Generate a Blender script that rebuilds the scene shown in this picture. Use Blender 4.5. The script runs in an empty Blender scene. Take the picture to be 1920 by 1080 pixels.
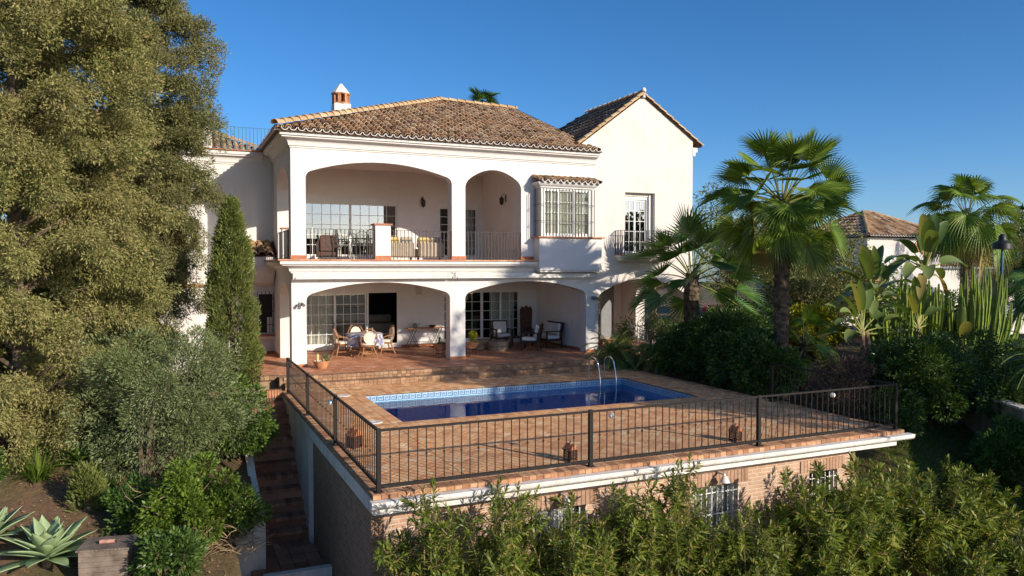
import bpy, bmesh, math, random
import numpy as np
from mathutils import Vector, Matrix
R = math.radians
PI = math.pi
random.seed(7)
rng = np.random.default_rng(11)
scene = bpy.context.scene
COL = scene.collection

# ------------------------------------------------------------------ object helpers
def tag(o, label=None, cat=None, group=None, kind=None):
    if label: o['label'] = label
    if cat: o['category'] = cat
    if group: o['group'] = group
    if kind: o['kind'] = kind
    return o

def empty(name, loc=(0, 0, 0), label=None, cat=None, group=None, rz=0.0):
    o = bpy.data.objects.new(name, None)
    o.empty_display_size = 0.2
    COL.objects.link(o)
    o.location = loc
    o.rotation_euler = (0, 0, rz)
    return tag(o, label, cat, group)

def origin(o):
    v = Vector((0, 0, 0))
    while o is not None:
        v = v + o.location
        o = o.parent
    return v

def link_mesh(name, me, mats, parent=None):
    o = bpy.data.objects.new(name, me)
    COL.objects.link(o)
    if not isinstance(mats, (list, tuple)): mats = [mats]
    for m in mats: me.materials.append(m)
    if parent is not None: o.parent = parent
    return o

def copy_tree(o, parent=None):
    c = o.copy()
    COL.objects.link(c)
    c.parent = parent
    for ch in list(o.children): copy_tree(ch, c)
    return c

class MB:
    """collects simple solids in world coordinates; build() links them as ONE mesh"""
    def __init__(s):
        s.v = []; s.f = []; s.m = []; s.mi = 0
    def add(s, vs, fs):
        b = len(s.v)
        s.v.extend([tuple(p) for p in vs])
        for f in fs:
            s.f.append(tuple(i + b for i in f)); s.m.append(s.mi)
    def box(s, x0, x1, y0, y1, z0, z1):
        s.add([(x0,y0,z0),(x1,y0,z0),(x1,y1,z0),(x0,y1,z0),(x0,y0,z1),(x1,y0,z1),(x1,y1,z1),(x0,y1,z1)],
              [(0,3,2,1),(4,5,6,7),(0,1,5,4),(1,2,6,5),(2,3,7,6),(3,0,4,7)])
    def obox(s, c, ax, ay, az):
        c = Vector(c); ax = Vector(ax); ay = Vector(ay); az = Vector(az)
        P = [c-ax-ay-az, c+ax-ay-az, c+ax+ay-az, c-ax+ay-az, c-ax-ay+az, c+ax-ay+az, c+ax+ay+az, c-ax+ay+az]
        s.add(P, [(0,3,2,1),(4,5,6,7),(0,1,5,4),(1,2,6,5),(2,3,7,6),(3,0,4,7)])
    def bar(s, a, b, w, h=None):
        """rectangular bar from a to b"""
        a = Vector(a); b = Vector(b); h = h or w
        d = (b - a); L = d.length
        if L < 1e-6: return
        d.normalize()
        up = Vector((0, 0, 1)) if abs(d.z) < 0.95 else Vector((0, 1, 0))
        r = d.cross(up).normalized(); u = r.cross(d)
        s.obox((a + b) / 2, d * L / 2, r * w / 2, u * h / 2)
    def tube(s, pts, r, n=6, caps=True):
        pts = [Vector(p) for p in pts]
        rs = r if isinstance(r, (list, tuple)) else [r] * len(pts)
        rings = []
        ref = None
        for i, p in enumerate(pts):
            if i == 0: d = pts[1] - p
            elif i == len(pts) - 1: d = p - pts[i-1]
            else: d = pts[i+1] - pts[i-1]
            d.normalize()
            if ref is None:
                ref = Vector((0, 0, 1)) if abs(d.z) < 0.9 else Vector((1, 0, 0))
            a = d.cross(ref)
            if a.length < 1e-5: a = d.orthogonal()
            a.normalize(); b = a.cross(d); ref = -b if False else b
            rings.append([p + (a * math.cos(t) + b * math.sin(t)) * rs[i] for t in [2*PI*k/n for k in range(n)]])
        vs = [q for rg in rings for q in rg]
        fs = []
        for i in range(len(pts)-1):
            for k in range(n):
                k2 = (k+1) % n
                fs.append((i*n+k, i*n+k2, (i+1)*n+k2, (i+1)*n+k))
        if caps:
            fs.append(tuple(range(n))); fs.append(tuple((len(pts)-1)*n + k for k in reversed(range(n))))
        s.add(vs, fs)
    def lathe(s, c, prof, n=20, sx=1, sy=1):
        """prof: list of (r, z)"""
        c = Vector(c); vs = []; fs = []
        for r, z in prof:
            for k in range(n):
                t = 2*PI*k/n
                vs.append(c + Vector((r*math.cos(t)*sx, r*math.sin(t)*sy, z)))
        for i in range(len(prof)-1):
            for k in range(n):
                k2 = (k+1) % n
                fs.append((i*n+k, i*n+k2, (i+1)*n+k2, (i+1)*n+k))
        fs.append(tuple(reversed(range(n)))); fs.append(tuple((len(prof)-1)*n+k for k in range(n)))
        s.add(vs, fs)
    def prism(s, poly, a0, a1, axis='y'):
        """poly in (p,q); extruded along axis"""
        n = len(poly)
        def P(p, q, a):
            return {'y': (p, a, q), 'x': (a, p, q), 'z': (p, q, a)}[axis]
        vs = [P(p, q, a0) for p, q in poly] + [P(p, q, a1) for p, q in poly]
        fs = [tuple(range(n)), tuple(reversed(range(n, 2*n)))]
        for i in range(n):
            j = (i+1) % n
            fs.append((i, i+n, j+n, j))
        s.add(vs, fs)
    def quad(s, a, b, c, d): s.add([a, b, c, d], [(0, 1, 2, 3)])
    def strip(s, X, B, T, a0, a1, axis='y'):
        """closed wall between bottom curve B(x) and top curve T(x)"""
        def P(x, a, z): return (x, a, z) if axis == 'y' else (a, x, z)
        vs = []; n = len(X)
        for i in range(n):
            vs += [P(X[i], a0, B[i]), P(X[i], a0, T[i]), P(X[i], a1, B[i]), P(X[i], a1, T[i])]
        fs = []
        for i in range(n-1):
            a = 4*i; b = a+4
            fs += [(a, b, b+1, a+1), (a+2, a+3, b+3, b+2), (a+1, b+1, b+3, a+3), (a, a+2, b+2, b)]
        fs += [(0, 1, 3, 2), (4*n-4, 4*n-2, 4*n-1, 4*n-3)]
        s.add(vs, fs)
    def build(s, name, mats, parent=None, smooth=False, bevel=0.0, uvw=False):
        o0 = origin(parent) if parent is not None else Vector((0, 0, 0))
        me = bpy.data.meshes.new(name)
        me.from_pydata([(p[0]-o0.x, p[1]-o0.y, p[2]-o0.z) for p in s.v], [], s.f)
        me.update()
        bm = bmesh.new(); bm.from_mesh(me)
        bmesh.ops.recalc_face_normals(bm, faces=bm.faces)
        if bevel > 0:
            bmesh.ops.bevel(bm, geom=list(bm.edges), offset=bevel, segments=1, affect='EDGES', clamp_overlap=True)
        bm.to_mesh(me); bm.free()
        if not bevel and len(me.polygons) == len(s.m):
            me.polygons.foreach_set('material_index', s.m)
        if smooth:
            me.polygons.foreach_set('use_smooth', [True] * len(me.polygons))
            try: me.set_sharp_from_angle(angle=R(40))
            except Exception: pass
        return link_mesh(name, me, mats, parent)

def np_mesh(name, V, F, mats, parent=None, smooth=False, mat_idx=None):
    """V (n,3), F (m,k) uniform faces"""
    o0 = origin(parent) if parent is not None else Vector((0, 0, 0))
    V = np.asarray(V, dtype=np.float32) - np.array(o0, dtype=np.float32)
    F = np.asarray(F, dtype=np.int32)
    me = bpy.data.meshes.new(name)
    me.vertices.add(len(V)); me.vertices.foreach_set('co', V.ravel())
    m, k = F.shape
    me.loops.add(m*k); me.loops.foreach_set('vertex_index', F.ravel())
    me.polygons.add(m)
    me.polygons.foreach_set('loop_start', np.arange(0, m*k, k, dtype=np.int32))
    me.polygons.foreach_set('loop_total', np.full(m, k, dtype=np.int32))
    if mat_idx is not None: me.polygons.foreach_set('material_index', np.asarray(mat_idx, dtype=np.int32))
    me.update(calc_edges=True)
    if smooth: me.polygons.foreach_set('use_smooth', np.ones(m, dtype=bool))
    me.validate()
    return link_mesh(name, me, mats, parent)

def unit(v): return v / np.maximum(np.linalg.norm(v, axis=-1, keepdims=True), 1e-9)

def leaves(P, D, N, L, W, fold=0.0, mid=0.45):
    """rhombic leaves: P base (n,3), D direction, N approx normal, L, W arrays -> V, F"""
    n = len(P)
    D = unit(D); S = unit(np.cross(D, N)); N2 = np.cross(S, D)
    L = np.broadcast_to(L, (n,))[:, None]; W = np.broadcast_to(W, (n,))[:, None]
    V = np.empty((n, 4, 3), dtype=np.float32)
    V[:, 0] = P
    V[:, 1] = P + D*L*mid + S*W*0.5 - N2*W*fold
    V[:, 2] = P + D*L
    V[:, 3] = P + D*L*mid - S*W*0.5 - N2*W*fold
    F = np.arange(n*4).reshape(n, 4)
    return V.reshape(-1, 3), F

def rand_dirs(n):
    v = rng.normal(size=(n, 3)); return unit(v)

# ------------------------------------------------------------------ materials
def new_mat(name):
    m = bpy.data.materials.new(name); m.use_nodes = True
    nt = m.node_tree; nt.nodes.clear()
    out = nt.nodes.new('ShaderNodeOutputMaterial')
    b = nt.nodes.new('ShaderNodeBsdfPrincipled')
    nt.links.new(b.outputs[0], out.inputs[0])
    return m, nt, b, out
def N(nt, t, **kw):
    n = nt.nodes.new(t)
    for k, v in kw.items():
        if k in n.inputs: n.inputs[k].default_value = v
        else: setattr(n, k, v)
    return n
def ramp(nt, stops, interp='LINEAR'):
    r = nt.nodes.new('ShaderNodeValToRGB'); r.color_ramp.interpolation = interp
    e = r.color_ramp.elements
    while len(e) < len(stops): e.new(0.5)
    for i, (p, c) in enumerate(stops):
        e[i].position = p; e[i].color = (c[0], c[1], c[2], 1)
    return r
def mixc(nt, fac, a, b, typ='MIX'):
    m = nt.nodes.new('ShaderNodeMix'); m.data_type = 'RGBA'; m.blend_type = typ
    for sock, val in ((0, fac), (6, a), (7, b)):
        if hasattr(val, 'is_linked') or hasattr(val, 'links'): nt.links.new(val, m.inputs[sock])
        else: m.inputs[sock].default_value = val if sock == 0 else (*val, 1)
    return m.outputs[2]
def bump(nt, b, h, strength=0.3, dist=0.02):
    bp = N(nt, 'ShaderNodeBump', Strength=strength, Distance=dist)
    nt.links.new(h, bp.inputs['Height']); nt.links.new(bp.outputs[0], b.inputs['Normal'])
    return bp

def plain(name, col, rough=0.6, metal=0.0, var=0.08, scale=6.0, bstr=0.15, spec=0.4):
    """surface with slight mottling and fine bump"""
    m, nt, b, out = new_mat(name)
    tc = N(nt, 'ShaderNodeTexCoord')
    no = N(nt, 'ShaderNodeTexNoise', Scale=scale, Detail=6.0, Roughness=0.6)
    nt.links.new(tc.outputs['Object'], no.inputs['Vector'])
    d = tuple(c*(1-2*var) for c in col); l = tuple(min(1, c*(1+1.2*var)) for c in col)
    r = ramp(nt, [(0.3, d), (0.7, l)])
    nt.links.new(no.outputs['Fac'], r.inputs[0]); nt.links.new(r.outputs[0], b.inputs['Base Color'])
    b.inputs['Roughness'].default_value = rough; b.inputs['Metallic'].default_value = metal
    b.inputs['Specular IOR Level'].default_value = spec
    if bstr > 0:
        n2 = N(nt, 'ShaderNodeTexNoise', Scale=scale*12, Detail=3.0)
        nt.links.new(tc.outputs['Object'], n2.inputs['Vector'])
        bump(nt, b, n2.outputs['Fac'], bstr, 0.01)
    return m

def stucco(name, col=(0.71, 0.69, 0.665), stain=(0.50, 0.45, 0.40), amount=0.5):
    """white rendered wall: soft mottling, rain streaks, trowelled bump"""
    m, nt, b, out = new_mat(name)
    tc = N(nt, 'ShaderNodeTexCoord')
    n1 = N(nt, 'ShaderNodeTexNoise', Scale=0.7, Detail=7.0, Roughness=0.65)
    nt.links.new(tc.outputs['Object'], n1.inputs['Vector'])
    mp = N(nt, 'ShaderNodeMapping'); mp.inputs['Scale'].default_value = (3.2, 3.2, 0.22)
    nt.links.new(tc.outputs['Object'], mp.inputs[0])
    n2 = N(nt, 'ShaderNodeTexNoise', Scale=1.6, Detail=5.0, Roughness=0.7)
    nt.links.new(mp.outputs[0], n2.inputs['Vector'])
    mul = N(nt, 'ShaderNodeMath', operation='MULTIPLY')
    nt.links.new(n1.outputs['Fac'], mul.inputs[0]); nt.links.new(n2.outputs['Fac'], mul.inputs[1])
    mr = N(nt, 'ShaderNodeMapRange'); mr.inputs[1].default_value = 0.22; mr.inputs[2].default_value = 0.46
    mr.inputs[3].default_value = 0.0; mr.inputs[4].default_value = amount
    nt.links.new(mul.outputs[0], mr.inputs[0])
    c = mixc(nt, mr.outputs[0], col, stain)
    nt.links.new(c, b.inputs['Base Color'])
    b.inputs['Roughness'].default_value = 0.85; b.inputs['Specular IOR Level'].default_value = 0.2
    n3 = N(nt, 'ShaderNodeTexNoise', Scale=9.0, Detail=8.0, Roughness=0.7)
    nt.links.new(tc.outputs['Object'], n3.inputs['Vector'])
    bump(nt, b, n3.outputs['Fac'], 0.35, 0.02)
    return m

def island(name, stops, rough=0.75, bstr=0.3, nscale=14.0, dirt=(0.05,0.045,0.035), dirt_amt=0.35, dscale=1.2, spec=0.3):
    """each loose piece (tile, brick, stone) its own colour"""
    m, nt, b, out = new_mat(name)
    g = N(nt, 'ShaderNodeNewGeometry'); tc = N(nt, 'ShaderNodeTexCoord')
    r = ramp(nt, stops); nt.links.new(g.outputs['Random Per Island'], r.inputs[0])
    n1 = N(nt, 'ShaderNodeTexNoise', Scale=nscale, Detail=6.0, Roughness=0.7)
    nt.links.new(tc.outputs['Object'], n1.inputs['Vector'])
    r2 = ramp(nt, [(0.25, (0.62,0.62,0.62)), (0.75, (1.15,1.15,1.15))]); nt.links.new(n1.outputs['Fac'], r2.inputs[0])
    c = mixc(nt, 1.0, r.outputs[0], r2.outputs[0], 'MULTIPLY')
    n2 = N(nt, 'ShaderNodeTexNoise', Scale=dscale, Detail=8.0, Roughness=0.7)
    nt.links.new(tc.outputs['Object'], n2.inputs['Vector'])
    mr = N(nt, 'ShaderNodeMapRange'); mr.inputs[1].default_value = 0.48; mr.inputs[2].default_value = 0.72
    mr.inputs[3].default_value = 0.0; mr.inputs[4].default_value = dirt_amt
    nt.links.new(n2.outputs['Fac'], mr.inputs[0])
    c = mixc(nt, mr.outputs[0], c, dirt)
    nt.links.new(c, b.inputs['Base Color'])
    b.inputs['Roughness'].default_value = rough; b.inputs['Specular IOR Level'].default_value = spec
    bump(nt, b, n1.outputs['Fac'], bstr, 0.012)
    return m

def foliage(name, stops, trans=0.22, rough=0.5, nscale=0.9, patch=None, patch_amt=0.5, spec=0.3):
    """leaves: colour per leaf, slow drift over the crown, light passing through"""
    m, nt, b, out = new_mat(name)
    g = N(nt, 'ShaderNodeNewGeometry'); tc = N(nt, 'ShaderNodeTexCoord')
    r = ramp(nt, stops); nt.links.new(g.outputs['Random Per Island'], r.inputs[0])
    c = r.outputs[0]
    if patch:
        n2 = N(nt, 'ShaderNodeTexNoise', Scale=nscale, Detail=4.0, Roughness=0.6)
        nt.links.new(tc.outputs['Object'], n2.inputs['Vector'])
        mr = N(nt, 'ShaderNodeMapRange'); mr.inputs[1].default_value = 0.42; mr.inputs[2].default_value = 0.66
        mr.inputs[3].default_value = 0.0; mr.inputs[4].default_value = patch_amt
        nt.links.new(n2.outputs['Fac'], mr.inputs[0])
        c = mixc(nt, mr.outputs[0], c, patch)
    nt.links.new(c, b.inputs['Base Color'])
    b.inputs['Roughness'].default_value = rough; b.inputs['Specular IOR Level'].default_value = spec
    tr = N(nt, 'ShaderNodeBsdfTranslucent'); mx = N(nt, 'ShaderNodeMixShader'); mx.inputs[0].default_value = trans
    tcx = mixc(nt, 1.0, c, (1.3, 1.25, 0.5), 'MULTIPLY')
    nt.links.new(tcx, tr.inputs[0])
    nt.links.new(b.outputs[0], mx.inputs[1]); nt.links.new(tr.outputs[0], mx.inputs[2]); nt.links.new(mx.outputs[0], out.inputs[0])
    return m

def glass(name, refl=0.10, tint=(0.75, 0.8, 0.8), grad=1.0, rough=0.0, ripple=0.0):
    """thin pane: see-through plus mirror reflection growing at glancing angles"""
    m, nt, b, out = new_mat(name); nt.nodes.remove(b)
    t = N(nt, 'ShaderNodeBsdfTransparent'); t.inputs[0].default_value = (*tint, 1)
    gl = N(nt, 'ShaderNodeBsdfGlossy', Roughness=rough); gl.inputs[0].default_value = (0.95, 0.97, 1, 1)
    lw = N(nt, 'ShaderNodeFresnel', IOR=1.45)
    mr = N(nt, 'ShaderNodeMapRange'); mr.inputs[1].default_value = 0.0; mr.inputs[2].default_value = 1.0
    mr.inputs[3].default_value = refl; mr.inputs[4].default_value = 1.0
    nt.links.new(lw.outputs[0], mr.inputs[0])
    mx = N(nt, 'ShaderNodeMixShader')
    nt.links.new(mr.outputs[0], mx.inputs[0]); nt.links.new(t.outputs[0], mx.inputs[1]); nt.links.new(gl.outputs[0], mx.inputs[2])
    nt.links.new(mx.outputs[0], out.inputs[0])
    if ripple:
        tc = N(nt, 'ShaderNodeTexCoord')
        no = N(nt, 'ShaderNodeTexNoise', Scale=ripple, Detail=2.0)
        nt.links.new(tc.outputs['Object'], no.inputs['Vector'])
        bp = N(nt, 'ShaderNodeBump', Strength=0.05, Distance=0.02)
        nt.links.new(no.outputs['Fac'], bp.inputs['Height']); nt.links.new(bp.outputs[0], gl.inputs['Normal'])
    return m

def brickmat(name, c1, c2, mortar, bw=0.24, bh=0.06, axis='x', msize=0.012, rough=0.9):
    """brick wall in real relief depth via bump"""
    m, nt, b, out = new_mat(name)
    tc = N(nt, 'ShaderNodeTexCoord'); sep = N(nt, 'ShaderNodeSeparateXYZ'); cmb = N(nt, 'ShaderNodeCombineXYZ')
    nt.links.new(tc.outputs['Object'], sep.inputs[0])
    nt.links.new(sep.outputs[0 if axis == 'x' else 1], cmb.inputs[0]); nt.links.new(sep.outputs[2], cmb.inputs[1])
    br = N(nt, 'ShaderNodeTexBrick', Scale=1.0)
    br.inputs['Color1'].default_value = (*c1, 1); br.inputs['Color2'].default_value = (*c2, 1)
    br.inputs['Mortar'].default_value = (*mortar, 1)
    br.inputs['Brick Width'].default_value = bw; br.inputs['Row Height'].default_value = bh
    br.inputs['Mortar Size'].default_value = msize; br.inputs['Mortar Smooth'].default_value = 0.2
    nt.links.new(cmb.outputs[0], br.inputs['Vector'])
    no = N(nt, 'ShaderNodeTexNoise', Scale=5.0, Detail=8.0, Roughness=0.7); nt.links.new(tc.outputs['Object'], no.inputs['Vector'])
    r2 = ramp(nt, [(0.3, (0.7,0.68,0.66)), (0.7, (1.1,1.1,1.1))]); nt.links.new(no.outputs['Fac'], r2.inputs[0])
    c = mixc(nt, 1.0, br.outputs[0], r2.outputs[0], 'MULTIPLY')
    nt.links.new(c, b.inputs['Base Color']); b.inputs['Roughness'].default_value = rough
    sub = N(nt, 'ShaderNodeMath', operation='SUBTRACT'); sub.inputs[0].default_value = 1.0
    nt.links.new(br.outputs['Fac'], sub.inputs[1])
    bump(nt, b, sub.outputs[0], 0.8, 0.012)
    return m

M = {}
M['white'] = stucco('white_stucco')
M['cream'] = stucco('cream_stucco', (0.66, 0.62, 0.58), (0.60, 0.49, 0.39), 0.6)
M['loggia'] = plain('shade_lifted_white', (0.80, 0.765, 0.73), 0.85, var=0.03, scale=1.2)  # same paint as the outer walls, colour brightened to lift the loggia shade
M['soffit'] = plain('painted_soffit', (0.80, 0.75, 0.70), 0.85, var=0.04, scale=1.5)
M['oldwhite'] = stucco('weathered_plaster', (0.66, 0.62, 0.55), (0.30, 0.26, 0.20), 0.75)
M['frame'] = plain('white_lacquer', (0.78, 0.77, 0.74), 0.4, var=0.03)
M['gutterwhite'] = stucco('white_painted_metal', (0.72, 0.69, 0.65), (0.42, 0.34, 0.26), 0.75)
M['skirt'] = plain('terracotta_skirting', (0.42, 0.15, 0.065), 0.6, var=0.2, scale=8)
M['iron'] = plain('dark_grey_iron', (0.016, 0.013, 0.012), 0.6, var=0.15, scale=20, spec=0.25)
M['blackiron'] = plain('black_iron', (0.02, 0.02, 0.024), 0.5, var=0.1)
M['blueiron'] = plain('blue_painted_iron', (0.03, 0.13, 0.22), 0.5, var=0.1)
M['chrome'] = plain('polished_steel', (0.75, 0.76, 0.78), 0.18, metal=1.0, var=0.02, bstr=0.0)
M['tile'] = island('roof_tile', [(0.0,(0.10,0.065,0.045)),(0.12,(0.28,0.17,0.10)),(0.3,(0.48,0.27,0.14)),(0.5,(0.60,0.36,0.19)),(0.68,(0.66,0.45,0.26)),(0.85,(0.74,0.56,0.36)),(1.0,(0.40,0.26,0.17))], 0.9, 0.6, 16, (0.09,0.065,0.045), 0.55, 0.9)
M['darktile'] = island('lichen_roof_tile', [(0.0,(0.12,0.085,0.06)),(0.5,(0.26,0.17,0.11)),(1.0,(0.46,0.31,0.19))], 0.95, 0.6, 14, (0.03,0.026,0.022), 0.8, 1.2)
M['ridge'] = island('ridge_tile', [(0.0,(0.50,0.32,0.16)),(0.5,(0.58,0.40,0.22)),(1.0,(0.64,0.48,0.29))], 0.9, 0.6, 14, (0.25,0.17,0.10), 0.5, 2.5)
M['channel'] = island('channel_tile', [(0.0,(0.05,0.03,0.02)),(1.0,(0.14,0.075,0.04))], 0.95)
M['whitetile'] = plain('whitewashed_tile', (0.76, 0.71, 0.66), 0.85, var=0.15, scale=9)
M['underroof'] = plain('roof_mortar', (0.16, 0.10, 0.065), 0.95, var=0.2)
M['paver'] = island('clay_paver', [(0.0,(0.58,0.28,0.135)),(0.35,(0.74,0.38,0.18)),(0.65,(0.80,0.44,0.215)),(0.9,(0.84,0.51,0.26)),(1.0,(0.86,0.64,0.40))], 0.85, 0.35, 22, (0.44,0.27,0.17), 0.4, 0.7)
M['edge'] = island('terrace_edge_brick', [(0.0,(0.30,0.14,0.075)),(0.5,(0.50,0.25,0.13)),(1.0,(0.66,0.38,0.21))], 0.9, 0.5, 18, (0.20,0.15,0.10), 0.85, 2.2)
M['patio'] = island('patio_tile', [(0.0,(0.50,0.20,0.10)),(0.5,(0.62,0.27,0.14)),(0.9,(0.70,0.34,0.19)),(1.0,(0.76,0.48,0.31))], 0.6, 0.3, 18, (0.27,0.12,0.07), 0.4, 1.0, 0.5)
M['joint'] = plain('mortar_joint', (0.30, 0.20, 0.125), 0.95, var=0.2, scale=4)
M['stepbrick'] = island('step_brick', [(0.0,(0.30,0.17,0.10)),(0.5,(0.40,0.235,0.14)),(1.0,(0.50,0.32,0.19))], 0.95, 0.6, 14, (0.05,0.045,0.03), 0.7, 1.6)
M['stair'] = island('stair_brick', [(0.0,(0.22,0.10,0.06)),(0.5,(0.34,0.155,0.09)),(1.0,(0.46,0.23,0.14))], 0.9, 0.5, 14, (0.04,0.035,0.02), 0.6, 1.2)
M['brickF'] = brickmat('facing_brick', (0.62,0.40,0.27), (0.52,0.31,0.20), (0.66,0.53,0.41), bh=0.075, msize=0.014)
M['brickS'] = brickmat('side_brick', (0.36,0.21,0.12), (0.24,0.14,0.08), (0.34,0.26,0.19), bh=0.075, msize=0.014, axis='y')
M['soldier'] = island('soldier_brick', [(0.0,(0.42,0.25,0.16)),(1.0,(0.60,0.40,0.28))], 0.9)
M['glassup'] = glass('reflective_pane', 0.20, (0.55, 0.57, 0.58), ripple=0.6)
M['glass'] = glass('clear_pane', 0.04, (0.85, 0.87, 0.86), ripple=0.6)
M['curtain'] = plain('linen_curtain', (0.78, 0.74, 0.66), 0.9, var=0.05)
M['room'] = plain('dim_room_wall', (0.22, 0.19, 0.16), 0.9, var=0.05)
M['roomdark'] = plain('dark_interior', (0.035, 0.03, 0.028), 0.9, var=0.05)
M['dwood'] = plain('dark_wood', (0.045, 0.022, 0.013), 0.55, var=0.3, scale=14)
M['cwood'] = plain('carved_wood', (0.09, 0.035, 0.018), 0.6, var=0.3, scale=10)
M['rattan'] = plain('rattan_cane', (0.36, 0.17, 0.075), 0.55, var=0.3, scale=30)
M['cushion'] = plain('cream_cushion', (0.72, 0.66, 0.55), 0.9, var=0.05)
M['wcushion'] = plain('white_cushion', (0.66, 0.64, 0.62), 0.9, var=0.05)
M['ycushion'] = plain('mustard_cushion', (0.62, 0.46, 0.20), 0.9, var=0.15)
M['sofa'] = plain('beige_cover', (0.46, 0.38, 0.28), 0.9, var=0.1)
M['terra'] = plain('terracotta_pot', (0.52, 0.24, 0.12), 0.8, var=0.2, scale=7)
M['millstone'] = plain('sandstone', (0.30, 0.22, 0.15), 0.95, var=0.25, scale=9, bstr=0.6)
M['lampglass'] = plain('frosted_lamp', (0.75, 0.73, 0.70), 0.3, var=0.02)
M['bronze'] = plain('aged_bronze', (0.10, 0.07, 0.035), 0.5, metal=0.4, var=0.3)
M['soil'] = plain('garden_soil', (0.20, 0.115, 0.07), 0.95, var=0.3, scale=5, bstr=0.6)
M['bark'] = plain('grey_brown_bark', (0.16, 0.115, 0.075), 0.95, var=0.4, scale=9, bstr=0.8)
M['tanbark'] = plain('tan_bark', (0.42, 0.27, 0.16), 0.9, var=0.3, scale=7, bstr=0.6)
M['palmbark'] = plain('palm_bark', (0.13, 0.095, 0.065), 0.95, var=0.45, scale=8, bstr=0.9)
M['woodbin'] = plain('weathered_grey_wood', (0.20, 0.155, 0.12), 0.85, var=0.25, scale=5, bstr=0.5)
M['leather'] = plain('worn_leather', (0.50, 0.27, 0.20), 0.7, var=0.2, scale=9)
M['greygreen'] = plain('agave_skin', (0.30, 0.40, 0.20), 0.55, var=0.14, scale=2.2, bstr=0.1)
M['meshfence'] = plain('green_mesh', (0.02, 0.03, 0.026), 0.9, var=0.3, scale=30)
M['stone'] = plain('pale_render', (0.60, 0.58, 0.55), 0.9, var=0.08, scale=1)
M['grey'] = plain('grey_metal', (0.20, 0.21, 0.22), 0.5, var=0.06)
M['asphalt'] = plain('asphalt', (0.06, 0.06, 0.062), 0.95, var=0.2, scale=12, bstr=0.5)
# ------------------------------------------------------------------ camera, sun, sky
cam_d = bpy.data.cameras.new('camera'); cam = bpy.data.objects.new('camera', cam_d); COL.objects.link(cam)
cam.location = (-3.232, -23.12, 3.0); cam.rotation_euler = (R(90 - 1.646), 0, R(-24.09))
cam_d.sensor_width = 36; cam_d.lens = 26.82; cam_d.clip_end = 3000; cam_d.clip_start = 0.1
scene.camera = cam
S = Vector((1.12, -2.23, 0.92)).normalized()
sd = bpy.data.lights.new('sun', 'SUN'); sd.energy = 3.1; sd.angle = R(0.55); sd.color = (1.0, 0.885, 0.74)
sun = bpy.data.objects.new('sun', sd); COL.objects.link(sun); sun.rotation_euler = S.to_track_quat('Z', 'Y').to_euler()
w = bpy.data.worlds.new("World"); scene.world = w; w.use_nodes = True
nt = w.node_tree; nt.nodes.clear()
sky = nt.nodes.new('ShaderNodeTexSky'); sky.sky_type = 'NISHITA'; sky.sun_disc = False
sky.sun_elevation = math.asin(S.z); sky.sun_rotation = math.atan2(S.x, S.y)
sky.air_density = 0.75; sky.dust_density = 1.0; sky.ozone_density = 4.0; sky.altitude = 300
bg = nt.nodes.new('ShaderNodeBackground'); bg.inputs[1].default_value = 0.088
wo = nt.nodes.new('ShaderNodeOutputWorld')
hs = nt.nodes.new('ShaderNodeHueSaturation'); hs.inputs['Saturation'].default_value = 1.2; nt.links.new(sky.outputs[0], hs.inputs['Color']); nt.links.new(hs.outputs[0], bg.inputs[0]); nt.links.new(bg.outputs[0], wo.inputs[0])
vs_ = scene.view_settings; vs_.view_transform = 'Standard'; vs_.look = 'None'; vs_.exposure = 0.85; vs_.gamma = 1.0
scene.render.engine = 'CYCLES'
scene.cycles.max_bounces = 8; scene.cycles.transparent_max_bounces = 24; scene.cycles.diffuse_bounces = 4
scene.cycles.use_denoising = True

# ------------------------------------------------------------------ ground
def interp(x, xs, ys): return np.interp(x, xs, ys)
def ground_z(X, Y):
    X = np.asarray(X, float); Y = np.asarray(Y, float)
    hl = interp(Y, [-60, -20, -12, -8.5, -6, -2.8, 60], [-9, -4.2, -2.5, -1.95, -1.45, -0.42, -0.42])
    hr = interp(Y, [-60, -20, -14, -11, -8.5, -5, 60], [-9, -4.4, -3.0, -2.3, -1.3, -0.42, -0.42])
    hr = np.where((X > 18.5) & (Y > -14), np.maximum(hr, -0.8), hr)
    front = interp(Y, [-60, -20, -12], [-9, -4.6, -3.45])
    hl = np.where((X > -2.2) & (X < -1.72) & (Y < -7.75), -3.4, hl)
    h = np.where(X < -1.72, hl, hr)
    mid = (X >= -1.72) & (X <= 9.6)
    h = np.where(mid & (Y < -2.8), np.where(Y > -12, -3.45, front), h)
    h = np.where(mid & (Y < -12.5), front, h)
    bl = np.clip((X - 9.6) / 3.5, 0, 1)
    h = np.where((X > 9.6) & (Y < -9), front*(1-bl) + hr*bl, h)
    h = np.where((X > 9.6) & (Y < -9) & (Y > -12), -3.45*(1-bl) + hr*bl, h)
    h = h + 0.05*np.sin(X*1.7+Y*0.6)*np.sin(Y*1.3-X*0.4)*((X < -1.8) | (X > 10))
    far = np.hypot(X, Y-20)
    h = h + np.where(far > 120, -(far-120)*0.02, 0)
    return h
gx = np.unique(np.concatenate([np.linspace(-900,-40,14), np.linspace(-40,-8,22), np.arange(-8,-2.25,0.3), [-2.22,-2.18,-1.74,-1.70], np.arange(-1.5,9.6,1.2), [9.55,9.6], np.arange(9.9,24,0.35), np.linspace(24,60,20), np.linspace(70,900,14)]))
gy = np.unique(np.concatenate([np.linspace(-500,-60,8), np.linspace(-60,-16,20), np.arange(-16,4,0.35), [-12.05,-12.0,-7.78,-7.72,-2.85,-2.75], np.linspace(4,60,18), np.linspace(80,1500,14)]))
GX, GY = np.meshgrid(gx, gy, indexing='ij'); GZ = ground_z(GX, GY)
nx_, ny_ = GX.shape
idx = np.arange(nx_*ny_).reshape(nx_, ny_)
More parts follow.
